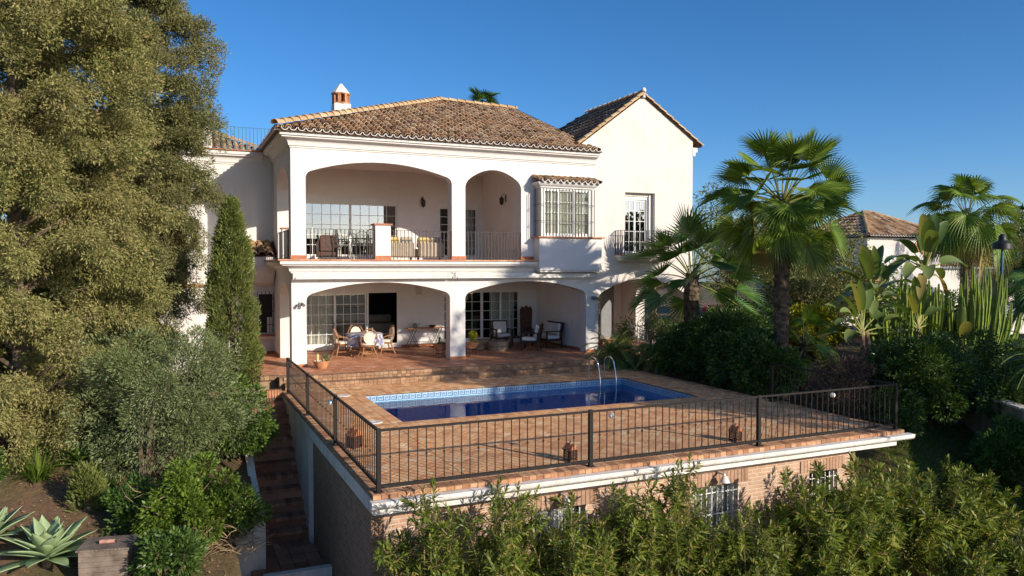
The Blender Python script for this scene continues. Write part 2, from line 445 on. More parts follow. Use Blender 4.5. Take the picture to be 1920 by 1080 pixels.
F = np.stack([idx[:-1,:-1], idx[1:,:-1], idx[1:,1:], idx[:-1,1:]], -1).reshape(-1, 4)
m, nt_, b, out = new_mat('garden_ground')
tc = N(nt_, 'ShaderNodeTexCoord')
n1 = N(nt_, 'ShaderNodeTexNoise', Scale=0.35, Detail=8.0, Roughness=0.65); nt_.links.new(tc.outputs['Object'], n1.inputs['Vector'])
n2 = N(nt_, 'ShaderNodeTexNoise', Scale=6.0, Detail=8.0, Roughness=0.75); nt_.links.new(tc.outputs['Object'], n2.inputs['Vector'])
r1 = ramp(nt_, [(0.38, (0.20,0.115,0.068)), (0.55, (0.13,0.10,0.045)), (0.68, (0.07,0.085,0.025))]); nt_.links.new(n1.outputs['Fac'], r1.inputs[0])
r2 = ramp(nt_, [(0.3, (0.55,0.55,0.55)), (0.7, (1.25,1.2,1.1))]); nt_.links.new(n2.outputs['Fac'], r2.inputs[0])
nt_.links.new(mixc(nt_, 1.0, r1.outputs[0], r2.outputs[0], 'MULTIPLY'), b.inputs['Base Color'])
b.inputs['Roughness'].default_value = 0.95; bump(nt_, b, n2.outputs['Fac'], 0.7, 0.05)
M['ground'] = m
g = np_mesh('ground', np.stack([GX, GY, GZ], -1).reshape(-1, 3), F, M['ground'], smooth=False); tag(g, kind='structure', label='brown garden soil sloping down around the villa', cat='ground')

# ------------------------------------------------------------------ paving
def clip_poly(poly, x0, x1, y0, y1):
    def cut(P, f, inter):
        o = []
        for i in range(len(P)):
            a, b_ = P[i-1], P[i]
            fa, fb = f(a), f(b_)
            if fa != fb: o.append(inter(a, b_))
            if fb: o.append(b_)
        return o
    for k, v, s in ((0, x0, 1), (0, x1, -1), (1, y0, 1), (1, y1, -1)):
        if not poly: return poly
        def inter(a, b_, k=k, v=v):
            t = (v - a[k]) / (b_[k] - a[k]); return (a[0]+(b_[0]-a[0])*t, a[1]+(b_[1]-a[1])*t)
        poly = cut(poly, lambda p, k=k, v=v, s=s: (p[k]-v)*s >= 0, inter)
    return poly
def paver(mb, poly, z, d=0.008):
    a = 0
    for i in range(len(poly)): a += poly[i-1][0]*poly[i][1]-poly[i][0]*poly[i-1][1]
    if abs(a) < 0.0016: return
    dz = random.uniform(-0.0015, 0.0015); n = len(poly)
    mb.add([(p[0], p[1], z+dz) for p in poly] + [(p[0], p[1], z-d) for p in poly],
           [tuple(range(n))] + [(i, (i+1) % n, n+(i+1) % n, n+i) for i in range(n)])
def herringbone(mb, rects, z, L=0.25, joint=0.014, ang=45):
    Wd = L/2; c, s = math.cos(R(ang)), math.sin(R(ang)); j = joint/2
    X0 = min(r[0] for r in rects); X1 = max(r[1] for r in rects); Y0 = min(r[2] for r in rects); Y1 = max(r[3] for r in rects)
    n = int((X1-X0 + Y1-Y0)/Wd) + 4
    cx, cy = (X0+X1)/2, (Y0+Y1)/2
    for a in range(-n, n):
        for b_ in range(-n, n):
            d = (a-b_) % 4
            if d == 0: q = (a*Wd+j, b_*Wd+j, (a+2)*Wd-j, (b_+1)*Wd-j)
            elif d == 3: q = (a*Wd+j, b_*Wd+j, (a+1)*Wd-j, (b_+2)*Wd-j)
            else: continue
            mx, my = (q[0]+q[2])/2, (q[1]+q[3])/2
            wx, wy = cx+mx*c-my*s, cy+mx*s+my*c
            if wx < X0-.2 or wx > X1+.2 or wy < Y0-.2 or wy > Y1+.2: continue
            P = [(cx+x*c-y*s, cy+x*s+y*c) for x, y in ((q[0],q[1]),(q[2],q[1]),(q[2],q[3]),(q[0],q[3]))]
            for r in rects:
                Q = clip_poly(P, r[0]+j, r[1]-j, r[2]+j, r[3]-j)
                if len(Q) > 2: paver(mb, Q, z)
def course(mb, x0, x1, y0, y1, z, along='x', w=0.125, j=0.005):
    """row of bricks laid side by side"""
    L = (x1-x0) if along == 'x' else (y1-y0); n = max(1, round(L/w)); st = L/n
    for i in range(n):
        if along == 'x': P = [(x0+i*st+j, y0+j), (x0+(i+1)*st-j, y0+j), (x0+(i+1)*st-j, y1-j), (x0+i*st+j, y1-j)]
        else: P = [(x0+j, y0+i*st+j), (x1-j, y0+i*st+j), (x1-j, y0+(i+1)*st-j), (x0+j, y0+(i+1)*st-j)]
        paver(mb, P, z)

DX0, DX1, DY0, DY1, DZ = -0.62, 10.26, -12.36, -2.3, -0.3
PX0, PX1, PY0, PY1 = 1.22, 8.95, -7.5, -3.87
k = 0.25
mb = MB()
herringbone(mb, [(DX0+k, PX0-k, DY0+k, DY1), (PX1+k, DX1-k, DY0+k, DY1+1.2), (PX0-k, PX1+k, DY0+k, PY0-k), (PX0-k, PX1+k, PY1+k, DY1)], DZ)
course(mb, PX0-k, PX1+k, PY0-k, PY0, DZ, 'x'); course(mb, PX0-k, PX1+k, PY1, PY1+k, DZ, 'x')
course(mb, PX0-k, PX0, PY0, PY1, DZ, 'y'); course(mb, PX1, PX1+k, PY0, PY1, DZ, 'y')
me_ = MB(); course(me_, DX0, DX1, DY0, DY0+k, DZ, 'x'); course(me_, DX0, DX0+k, DY0+k, DY1, DZ, 'y'); course(me_, DX1-k, DX1, DY0+k, DY1+1.2, DZ, 'y')
x = DX0
while x < DX1-.02:
    me_.box(x+.004, x+.12, DY0-.012+random.uniform(-.008,.006), DY0-.001, DZ-.072+random.uniform(-.01,.01), DZ-.009); x += .125
o = me_.build('terrace_edge', M['edge']); tag(o, 'stained brick edging of the pool terrace', 'paving', kind='structure')
o = mb.build('terrace_paving', M['paver']); tag(o, 'herringbone brick paving of the pool terrace', 'paving', kind='structure')
mb = MB(); z1, z0 = DZ-0.007, DZ-0.075
for r in ((DX0+.01, PX0, DY0+.01, DY1+.6), (PX1, DX1-.01, DY0+.01, DY1+1.2), (PX0, PX1, DY0+.01, PY0), (PX0, PX1, PY1, DY1+.6)):
    mb.box(r[0], r[1], r[2], r[3], z0, z1)
o = mb.build('terrace_slab', M['joint']); tag(o, 'thick slab edge under the terrace paving', 'slab', kind='structure')

# patio in front of the villa, two brick steps down to the terrace
mb = MB()
herringbone(mb, [(0.0, 10.2, -1.7, 4.3)], 0.0, L=0.28)
herringbone(mb, [(-2.4, 0.0, -1.3, 4.2)], 0.0, L=0.28)
herringbone(mb, [(10.2, 14.2, 0.0, 4.0)], 0.0, L=0.28)
o = mb.build('patio_paving', M['patio']); tag(o, 'red terracotta patio tiles under the arches', 'paving', kind='structure')
mb = MB(); mb.box(-0.6, 9.4, -1.93, 4.3, -0.42, -0.008); mb.box(-2.4, -0.6, -1.5, 4.3, -0.42, -0.008); mb.box(9.4, 14.3, 0.0, 4.3, -0.42, -0.008)
o = mb.build('patio_base', M['joint']); tag(o, kind='structure')
mb = MB()
def nosing(x0, x1, y0, y1, z0, z1, w=0.13):
    n = int((x1-x0)/w)
    for i in range(n):
        a = x0+i*(x1-x0)/n; q = random.uniform(-.006, .006)
        mb.box(a+.004, a+(x1-x0)/n-.004, y0+q, y1, z0, z1+random.uniform(-.004, .004))
nosing(-0.5, 9.3, -1.98, -1.70, -0.075, 0.004); nosing(-0.5, 9.3, -1.95, -1.9, -0.148, -0.08)
nosing(-0.5, 9.45, -2.32, -1.96, -0.222, -0.148); nosing(-0.5, 9.45, -2.30, -2.2, -0.298, -0.226)
nosing(-2.3, -0.55, -1.6, -1.3, -0.10, 0.004)
o = mb.build('patio_steps', M['stepbrick']); tag(o, 'two weathered brick steps between patio and pool terrace', 'steps', kind='structure')

# ------------------------------------------------------------------ pool
mb = MB()
def basin(x0, x1, y0, y1, zt, zb, t=0.2):
    mb.box(x0-t, x1+t, y0-t, y1+t, zb-t, zb)
    mb.box(x0-t, x0, y0-t, y1+t, zb, zt); mb.box(x1, x1+t, y0-t, y1+t, zb, zt)
    mb.box(x0, x1, y0-t, y0, zb, zt); mb.box(x0, x1, y1, y1+t, zb, zt)
basin(PX0, PX1, PY0, PY1, DZ-0.012, -1.2)
m, nt_, b, out = new_mat('blue_mosaic')
tc = N(nt_, 'ShaderNodeTexCoord'); vo = N(nt_, 'ShaderNodeTexVoronoi', Scale=22.0); vo.distance = 'CHEBYCHEV'
vo.inputs['Randomness'].default_value = 0.0
nt_.links.new(tc.outputs['Object'], vo.inputs['Vector'])
r1 = ramp(nt_, [(0.0, (0.01,0.40,0.76)), (0.5, (0.03,0.52,0.85)), (1.0, (0.08,0.64,0.9))]); nt_.links.new(vo.outputs['Color'], r1.inputs[0])
nt_.links.new(r1.outputs[0], b.inputs['Base Color']); b.inputs['Roughness'].default_value = 0.3
M['mosaic'] = m
o = mb.build('pool_basin', M['mosaic']); tag(o, 'dark blue mosaic pool basin', 'pool', kind='structure')
# water: clear surface, absorbs red, mirrors at glancing angles
m, nt_, b, out = new_mat('pool_water'); nt_.nodes.remove(b)
t = N(nt_, 'ShaderNodeBsdfTransparent'); t.inputs[0].default_value = (0.66, 0.90, 0.99, 1)
gl = N(nt_, 'ShaderNodeBsdfGlossy', Roughness=0.012); fr = N(nt_, 'ShaderNodeFresnel', IOR=1.33)
tc = N(nt_, 'ShaderNodeTexCoord'); mp = N(nt_, 'ShaderNodeMapping'); mp.inputs['Scale'].default_value = (1.0, 1.0, 1.0)
no = N(nt_, 'ShaderNodeTexNoise', Scale=2.6, Detail=4.0, Roughness=0.5, Distortion=0.6)
nt_.links.new(tc.outputs['Object'], mp.inputs[0]); nt_.links.new(mp.outputs[0], no.inputs['Vector'])
bp = N(nt_, 'ShaderNodeBump', Strength=0.10, Distance=0.035); nt_.links.new(no.outputs['Fac'], bp.inputs['Height'])
nt_.links.new(bp.outputs[0], gl.inputs['Normal']); nt_.links.new(bp.outputs[0], fr.inputs['Normal'])
mx = N(nt_, 'ShaderNodeMixShader'); nt_.links.new(fr.outputs[0], mx.inputs[0]); nt_.links.new(t.outputs[0], mx.inputs[1]); nt_.links.new(gl.outputs[0], mx.inputs[2]); nt_.links.new(mx.outputs[0], out.inputs[0])
M['water'] = m
ZW = DZ-0.205
o = np_mesh('water', [(PX0+.003, PY0+.003, ZW), (PX1-.003, PY0+.003, ZW), (PX1-.003, PY1-.003, ZW), (PX0+.003, PY1-.003, ZW)], [(0, 1, 2, 3)], M['water']); tag(o, 'deep blue still pool water', 'water', kind='structure')
# waterline band with a Greek key, real raised tiles
m1 = plain('pale_blue_glaze', (0.44, 0.55, 0.64), 0.3, var=0.05); m2 = plain('blue_glaze', (0.09, 0.23, 0.42), 0.3, var=0.15)
mb = MB()
def key(o_, u, nrm, L, z0, z1):
    """band from o_ along u for L; nrm points into the pool"""
    o_ = Vector(o_); u = Vector(u); nrm = Vector(nrm); H = z1-z0; per = H*1.02; n = max(1, int(L/per)); per = L/n
    def rect(a0, a1, b0, b1, off, mi):
        mb.mi = mi
        c = o_ + u*((a0+a1)/2) + nrm*(off/2) + Vector((0, 0, z0+(b0+b1)/2))
        mb.obox(c, u*(a1-a0)/2, nrm*off/2, Vector((0, 0, (b1-b0)/2)))
    rect(0, L, 0, H, 0.004, 1)
    q = H/8
    rect(0, L, H-q*.9, H, 0.0065, 0); rect(0, L, 0, q*.9, 0.0065, 0)
    for i in range(n):
        a = i*per; p = per/8
        # white spiral of the key
        for (x0, x1, y0, y1) in ((1,7,6,6.9),(6.1,7,2.2,6),(3,6.1,2.2,3.1),(3,3.9,3.1,4.6),(3.9,4.9,3.8,4.6),(1,1.9,1.2,6)):
            rect(a+x0*p, a+x1*p, y0*q, y1*q, 0.0065, 0)
zb0, zb1 = DZ-0.195, DZ-0.03
key((PX0, PY1, 0), (1,0,0), (0,-1,0), PX1-PX0, zb0, zb1)
key((PX1, PY0, 0), (0,1,0), (-1,0,0), PY1-PY0, zb0, zb1)
key((PX0, PY0, 0), (0,1,0), (1,0,0), PY1-PY0, zb0, zb1)
key((PX0, PY0, 0), (1,0,0), (0,1,0), PX1-PX0, zb0, zb1)
o = mb.build('waterline_tiles', [m1, m2]); tag(o, 'pale blue Greek key tile band around the pool waterline', 'pool tiles', kind='structure')
# pool ladder
lad = empty('pool_ladder', (8.35, -3.6, DZ), 'polished steel pool ladder with two hooped handrails at the far edge', 'pool ladder')
for x in (8.08, 8.62):
    pts = [(x, -3.42, DZ), (x, -3.42, DZ+.35)]
    for i in range(13):
        t_ = PI*i/12; pts.append((x, -3.68+0.26*math.cos(t_), DZ+.46+0.15*math.sin(t_)))
    pts += [(x, -4.02, DZ+.25), (x, -4.08, DZ), (x, -4.08, DZ-.8)]
    mb = MB(); mb.tube(pts, 0.021, 10); mb.lathe((x, -3.42, DZ), [(0.05,0),(0.05,0.012),(0.03,0.02)], 14)
    mb.build('handrail', M['chrome'], lad, smooth=True)
for z in (-0.42, -0.62, -0.80):
    mb = MB(); mb.box(8.1, 8.6, -4.12, -4.04, DZ+z, DZ+z+.03); mb.build('rung', M['chrome'], lad)
for i, (x, y) in enumerate(((0.74, -3.72), (0.66, -7.3))):
    mb = MB(); mb.lathe((x, y, DZ), [(0.17,0),(0.17,0.008),(0.155,0.014),(0.05,0.016),(0.045,0.012)], 28)
    o = mb.build('skimmer_lid', M['lampglass'], smooth=True)
    tag(o, ('round white skimmer lid near the far left pool corner', 'round white skimmer lid near the near left pool corner')[i], 'skimmer lid', 'white skimmer lids left of the pool')
# underwater lamp
# ------------------------------------------------------------------ terrace building below the deck
tb = empty('terrace_building', (4.5, -11.7, -3.45), 'pale brick building under the pool terrace with white gutter and barred windows', 'building')
GZf = -3.6
def wall_holes(x0, x1, z0, z1, y0, y1, holes, name, mat, parent, axis='y'):
    """wall with rectangular openings, holes sorted by x: (xa, xb, za, zb)"""
    mb = MB()
    def bx(a, b_, c, d):
        if b_-a < 1e-4 or d-c < 1e-4: return
        if axis == 'y': mb.box(a, b_, y0, y1, c, d)
        else: mb.box(y0, y1, a, b_, c, d)
    x = x0
    for xa, xb, za, zb in holes:
        bx(x, xa, z0, z1); bx(xa, xb, z0, za); bx(xa, xb, zb, z1); x = xb
    bx(x, x1, z0, z1)
    return mb.build(name, mat, parent)
lowwin = [(2.2, 3.25, -2.15, -1.10), (5.5, 6.55, -2.15, -1.10), (8.35, 9.1, -2.0, -1.12)]
wall_holes(-0.3, 9.45, GZf, -.5205, -11.75, -11.5, lowwin, 'brick_wall', M['brickF'], tb)
mb = MB(); mb.box(-0.50, -0.301, -11.751, -6.6, GZf, -.5205); mb.build('side_brick_wall', M['brickS'], tb)
mb = MB(); mb.box(9.451, 9.6, -11.751, -3.0, GZf, -.5205); mb.build('side_brick_wall', M['brickS'], tb)
mb = MB(); mb.box(-0.60, -0.501, -6.6, -2.3, GZf, DZ-.0765); mb.build('plaster_wall', M['oldwhite'], tb)
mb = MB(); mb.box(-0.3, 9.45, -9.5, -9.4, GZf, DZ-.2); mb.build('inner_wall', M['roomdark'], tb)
for xa, xb, za, zb in lowwin:
    wmb = MB(); t_ = 0.05; y_ = -11.62
    wmb.box(xa, xa+t_, y_, y_+.06, za, zb); wmb.box(xb-t_, xb, y_, y_+.06, za, zb); wmb.box(xa+t_, xb-t_, y_, y_+.06, za, za+t_); wmb.box(xa+t_, xb-t_, y_, y_+.06, zb-t_, zb)
    xm = (xa+xb)/2; wmb.box(xm-.03, xm+.03, y_, y_+.06, za+t_, zb-t_)
    win = wmb.build('window', M['frame'], tb)
    q = MB(); q.box(xa+t_, xb-t_, y_+.025, y_+.031, za+t_, zb-t_); q.build('pane', M['glass'], win)
    q = MB()
    nf = 26
    for i in range(nf):
        a = xa+.05+(xb-xa-.1)*i/nf; b_ = xa+.05+(xb-xa-.1)*(i+1)/nf
        q.quad((a, y_+.12+.015*(i % 2), za+.05), (b_, y_+.12+.015*((i+1) % 2), za+.05), (b_, y_+.12+.015*((i+1) % 2), zb-.05), (a, y_+.12+.015*(i % 2), zb-.05))
    q.build('curtain', M['curtain'], win)
    gm = MB(); n = int((xb-xa)/.12)
    for i in range(n+1):
        x = xa+.03+(xb-xa-.06)*i/n; gm.box(x-.008, x+.008, -11.80, -11.785, za+.02, zb-.02)
    for z in (za+.1, (za+zb)/2, zb-.12): gm.box(xa-.03, xb+.03, -11.785, -11.775, z-.01, z+.01)
    gm.build('window_grille', M['frame'], win)
    so = MB(); n = int((xb-xa+.5)/.085)
    for i in range(n):
        x = xa-.25+i*.085; so.box(x+.006, x+.079, -11.775, -11.74, zb+.01, zb+.25)
    so.build('lintel', M['soldier'], win)
# fascia and gutter
mb = MB()
prof = [(-12.30, -0.38), (-12.30, -0.62), (-12.24, -0.64), (-11.76, -0.64), (-11.76, -0.38)]
mb.prism(prof, -0.58, 10.12, 'x'); mb.build('fascia', M['gutterwhite'], tb)
mb = MB(); gp = []
for i in range(9):
    t_ = PI + PI*i/8; gp.append((-12.42+0.085*math.cos(t_), -0.415+0.075*math.sin(t_)))
gp += [(-12.335, -0.378), (-12.505, -0.378)]
for a, b_ in ((-0.66, 2.9), (2.905, 6.5), (6.505, 10.40)):
    mb.prism(gp, a, b_, 'x')
mb.build('gutter', M['gutterwhite'], tb)
mb = MB(); mb.box(-0.615, -0.52, -12.295, -2.4, -0.60, -0.378); mb.build('edge_band', M['oldwhite'], tb)
mb = MB(); mb.box(10.10, 10.2, -12.24, -3.0, -0.62, -0.378); mb.build('edge_band', M['gutterwhite'], tb)
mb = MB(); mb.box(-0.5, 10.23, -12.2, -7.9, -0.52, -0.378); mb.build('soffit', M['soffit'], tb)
for x in (2.75, 6.05):
    lm = MB(); lm.lathe((x, -11.98, -0.98), [(0.10, 0), (0.10, 0.01), (0.05, 0.10), (0.02, 0.12)], 16)
    lm.box(x-.02, x+.02, -11.98, -11.75, -0.86, -0.83)
    lm.build('wall_lamp', M['lampglass'], tb, smooth=True)

# ------------------------------------------------------------------ railings round the terrace
def railing_run(name, P0, P1, nb, label, zb=DZ, zt=0.62, spots=(), endpost=(True, True)):
    P0 = Vector(P0); P1 = Vector(P1); d = (P1-P0); L = d.length; d.normalize(); nrm = Vector((-d.y, d.x, 0))
    root = empty(name, (P0.x, P0.y, zb), label, 'railing', 'black iron railings around the pool terrace')
    post_t = [i/nb for i in range(nb+1)]
    for i, t_ in enumerate(post_t):
        if (i == 0 and not endpost[0]) or (i == nb and not endpost[1]): continue
        p = P0 + d*L*t_; mb = MB()
        mb.obox((p.x, p.y, (zb+zt)/2+.005), d*.032, nrm*.032, Vector((0, 0, (zt-zb)/2+.01)))
        mb.obox((p.x, p.y, zb+.006), d*.06, nrm*.06, Vector((0, 0, .006)))
        mb.build('post', M['iron'], root)
    for i in range(nb):
        a = P0 + d*(L*post_t[i]+.034); b_ = P0 + d*(L*post_t[i+1]-.034); mb = MB()
        z_ = Vector((0, 0, 1))
        for zz, h in ((zt-.015, .030), (zb+.09, .032)):
            c = (a+b_)/2; mb.obox((c.x, c.y, zz), d*(b_-a).length/2, nrm*.022, z_*h/2)
        n = round((b_-a).length/.142)
        for k_ in range(1, n):
            p = a + (b_-a)*k_/n
            mb.obox((p.x, p.y, (zb+.09+zt-.02)/2), d*.0065, nrm*.0065, z_*(zt-zb-.12)/2)
            if k_ % 2: mb.obox((p.x, p.y, zb+.50), d*.0125, nrm*.0125, z_*.014)
        mb.build('railing_panel', M['iron'], root)
    for s in spots:
        p = P0 + d*s; mb = MB(); mb.lathe((0, 0, 0), [(0.0,-.05),(0.045,-.035),(0.06,0.0),(0.045,.035),(0.0,.05)], 14)
        mb.v = [(p.x + x*0.9 + nrm.x*.07, p.y + y*0.9 + nrm.y*.07, zt-.13+z) for x, y, z in mb.v]
        mb.build('lamp', M['lampglass'], root, smooth=True)
    return root
railing_run('terrace_railing', (-0.5, -12.24, 0), (10.15, -12.24, 0), 3, 'long front railing above the white gutter and brick wall', spots=(4.0, 9.0))
railing_run('terrace_railing', (-0.5, -12.17, 0), (-0.5, -2.8, 0), 3, 'left railing above the garden stairs', spots=(3.2,), endpost=(False, True))
railing_run('terrace_railing', (10.15, -12.17, 0), (10.15, -8.75, 0), 1, 'short right railing beside the dark shrubs', endpost=(False, True))

# ------------------------------------------------------------------ garden stairs on the left
mb = MB(); mc = MB()
z = -0.48; y = -3.3
mb.box(-1.6, -0.6, -3.3, -2.3, -0.9, z)
nst = 11; run = 0.325; rise = 0.215
for i in range(nst):
    z -= rise
    for kx in range(8):
        x0 = -1.6 + kx*0.125; mb.box(x0+.003, x0+.122, y-run-.02+random.uniform(-.006, .006), y, z-.07, z+random.uniform(-.004, .004))
    mc.box(-1.6, -0.6, y-run, y+.02, -3.5, z-.071)
    y -= run
mb2 = MB()
yl, zl = y, z
for ix in range(6):
    for iy in range(10):
        x0 = -1.9+ix*.27; y0 = yl-.02-(iy+1)*.45; mb2.box(x0+.006, x0+.264, y0+.006, y0+.444, zl-.2, zl+random.uniform(-.003, .003))
o = mb.build('stair_treads', M['stair']); tag(o, 'mossy brick garden stairs running down beside the terrace wall', 'stairs', kind='structure')
o = mc.build('stair_base', M['stair']); tag(o, kind='structure')
o = mb2.build('landing', M['stair']); tag(o, 'dark tiled landing at the foot of the garden stairs', 'landing', kind='structure')
# low white retaining walls of the planting bed
mb = MB(); mb.prism([(-7.4, -3.4), (-3.4, -1.3), (-3.4, -0.30), (-6.2, -1.5), (-7.86, -1.86), (-7.86, -3.4)], -1.78, -1.62, 'x'); mb.box(-2.2, -1.78, -7.86, -7.70, -3.4, -1.86)
o = mb.build('planter_wall', M['oldwhite']); tag(o, 'weathered white retaining wall between shrub bed and garden stairs', 'wall')
mb = MB(); mb.box(-1.75, -0.52, -8.75, -8.6, -3.45, -2.66)
o = mb.build('kerb_wall', M['oldwhite']); tag(o, 'low white kerb wall at the bottom of the garden stairs', 'wall')
mb = MB(); mb.box(-2.35, -1.72, -2.6, -2.35, -0.5, -0.16); mb.box(-1.0, -.62, -2.62, -2.4, -0.6, -0.22)
o = mb.build('path_kerb', M['terra']); tag(o, 'terracotta kerb at the head of the garden stairs', 'kerb')
# ================================================================== VILLA
V_ = empty('villa', (0, 0, 0), 'two storey white villa with arched loggias and brown barrel tile roof', 'house')
def arch(x0, x1, zs, zc, n=28, rc=.15):
    xs, zs_ = [], []
    for i in range(n+1):
        t = -math.cos(PI*i/n); xs.append((x0+x1)/2 + t*(x1-x0)/2)
        e_ = (1-abs(t))*(x1-x0)/2; d_ = max(0.0, rc-e_)/rc; zs_.append(max(zs, zc-(zc-zs-rc)*t*t - rc*(1-math.sqrt(max(0, 1-d_*d_)))))
    return xs, zs_
def wall_arches(name, x0, x1, zb, zt, arches, a0, a1, axis='y', mat='white', parent=V_):
    """wall whose bottom edge rises into arches (xa, xb, spring, crown)"""
    X, B, T = [x0], [zb], [zt]
    for xa, xb, zs, zc in arches:
        xs, zz = arch(xa, xb, zs, zc)
        X += [xa-1e-4] + xs + [xb+1e-4]; B += [zb] + zz + [zb]; T += [zt]*(len(xs)+2)
    X.append(x1); B.append(zb); T.append(zt)
    mb = MB(); mb.strip(X, B, T, a0, a1, axis)
    return mb.build(name, M[mat], parent)
F1 = 3.18
WT = 0.42
wall_arches('front_wall', 0, 10.25, 0, F1, [(.43, 4.93, 1.98, 2.5), (5.45, 9.92, 1.96, 2.5)], 0, WT)
wall_arches('front_wall', 0, 10.25, F1, 6.86, [(.43, 5.0, 5.62, 6.17), (5.46, 7.44, 5.55, 6.14)], 0, WT)
wall_arches('side_wall', WT, 4.2, 0, F1, [(.46, 2.62, 1.95, 2.48)], 0, WT, 'x')
wall_arches('side_wall', WT, 4.2, F1, 6.86, [(.46, 3.1, 5.4, 6.1)], 0, WT, 'x')
# gable wall with porch arch, window opening, gable
wall_arches('gable_wall', 10.25, 14.42, 0, 3.42, [(10.42, 14.1, 1.85, 2.55)], 0, WT, mat='cream')
mb = MB()
mb.box(10.25, 11.5, 0, WT, 3.42, 5.62); mb.box(12.76, 14.42, 0, WT, 3.42, 5.62)
mb.prism([(10.25, 5.62), (14.42, 5.62), (14.42, 7.63), (12.22, 9.05), (10.25, 7.60)], 0, WT)
mb.build('gable_wall', M['cream'], V_)
mb = MB(); mb.prism([(9.7, 6.9), (10.25, 6.9), (10.25, 7.595), (9.7, 7.2)], 0.001, WT); mb.build('gable_wall', M['white'], V_)
# right flank, porch interior
wall_arches('side_wall', WT, 4.2, 0, F1, [(.75, 3.1, 1.8, 2.45)], 14.0, 14.42, 'x', 'cream')
mb = MB(); mb.box(14.0, 14.42, WT, 8.0, F1, 7.25); mb.box(14.0, 14.42, 4.2, 8.0, 0, F1); mb.build('side_wall', M['cream'], V_)
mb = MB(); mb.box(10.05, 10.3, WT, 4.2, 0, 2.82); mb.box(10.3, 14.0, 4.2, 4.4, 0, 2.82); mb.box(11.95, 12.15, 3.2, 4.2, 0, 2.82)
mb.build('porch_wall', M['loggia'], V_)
mb = MB(); mb.box(13.0, 13.6, 4.13, 4.19, 0.05, 2.3); mb.build('porch_shutter', M['grey'], V_)
# slabs, ceilings
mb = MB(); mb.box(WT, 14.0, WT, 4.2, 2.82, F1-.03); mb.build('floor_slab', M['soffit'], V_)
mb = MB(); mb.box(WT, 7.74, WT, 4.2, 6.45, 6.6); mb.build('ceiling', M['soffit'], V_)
mb = MB(); herringbone(mb, [(0.02, 7.72, 0.02, 4.2)], F1+.02, L=0.28); mb.build('balcony_floor', M['patio'], V_)
mb = MB(); mb.box(WT, 7.72, 0.42, 4.2, F1-.03, F1+.014); mb.build('balcony_screed', M['joint'], V_)
# upper inner wall on the right of the loggia
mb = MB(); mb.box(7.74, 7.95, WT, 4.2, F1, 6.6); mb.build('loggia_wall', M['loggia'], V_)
# back walls with openings
BW = 4.2
up = [(0.9, 4.42, F1+.12, 5.46), (5.94, 7.58, F1+.12, 5.50)]
lo = [(0.9, 4.42, 0.12, 2.08), (6.1, 9.36, 0.12, 2.08)]
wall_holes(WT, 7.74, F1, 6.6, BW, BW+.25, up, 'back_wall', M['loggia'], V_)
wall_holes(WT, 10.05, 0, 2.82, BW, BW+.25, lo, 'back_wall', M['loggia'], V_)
# rooms behind the glass
def room(x0, x1, z0, z1, y0=BW+.25, y1=BW+4.2, mat='room'):
    mb = MB()
    mb.box(x0, x1, y1, y1+.1, z0, z1); mb.box(x0-.1, x0, y0, y1, z0, z1); mb.box(x1, x1+.1, y0, y1, z0, z1)
    mb.box(x0-.1, x1+.1, y0, y1+.1, z1, z1+.1); mb.box(x0-.1, x1+.1, y0, y1+.1, z0-.1, z0)
    return mb.build('room', M[mat], V_)
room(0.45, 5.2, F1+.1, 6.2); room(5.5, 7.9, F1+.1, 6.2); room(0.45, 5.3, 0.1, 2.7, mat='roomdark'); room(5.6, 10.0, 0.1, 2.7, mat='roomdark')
# closing walls so that no light leaks in from behind
mb = MB(); mb.box(0, 14.4, 12.8, 13.0, -0.4, 6.86); mb.box(-0.2, 0.0, 8.6, 13, -.4, 6.86); mb.build('rear_wall', M['white'], V_)
mb = MB(); mb.box(0.0, 0.3, 4.45, 8.6, -.4, 6.86); mb.build('rear_wall', M['white'], V_)

# skirting and terracotta nosings
def sk(*a):
    q = MB(); q.box(*a); q.build('skirting', M['skirt'], V_)
for (x0, x1, y0, y1, z) in ((-.02,.45,-.02,.0,F1+.01),(4.98,5.48,-.02,.0,F1+.01),(7.42,7.9,-.02,0,F1+.01)):
    sk(x0, x1, y0, y1, z+.02, z+.13)
for (x0, x1) in ((-.012,.442),(4.918,5.462),(9.908,10.43)): sk(x0, x1, -.012, .0, 0.0, .09)
sk(WT, .9, BW-.014, BW, 0.0, .1); sk(4.42, 6.1, BW-.014, BW, 0.0, .1); sk(9.36, 10.05, BW-.014, BW, 0.0, .1)
sk(-.014, 0, WT+2.22, 4.2, 0, .1); sk(10.036, 10.05, .42, BW-.014, 0, .09)
mb = MB()
x = -0.42
while x < 7.9:
    x2 = min(x+.3, 7.9); mb.box(x+.003, x2-.003, -.40+random.uniform(-.006,.004), .02, F1-.022, F1+.018); x = x2
y = 0.02
while y < 3.9:
    mb.box(-.40, .02, y+.003, y+.297, F1-.022, F1+.018); y += .3
mb.build('floor_nosing', M['patio'], V_)
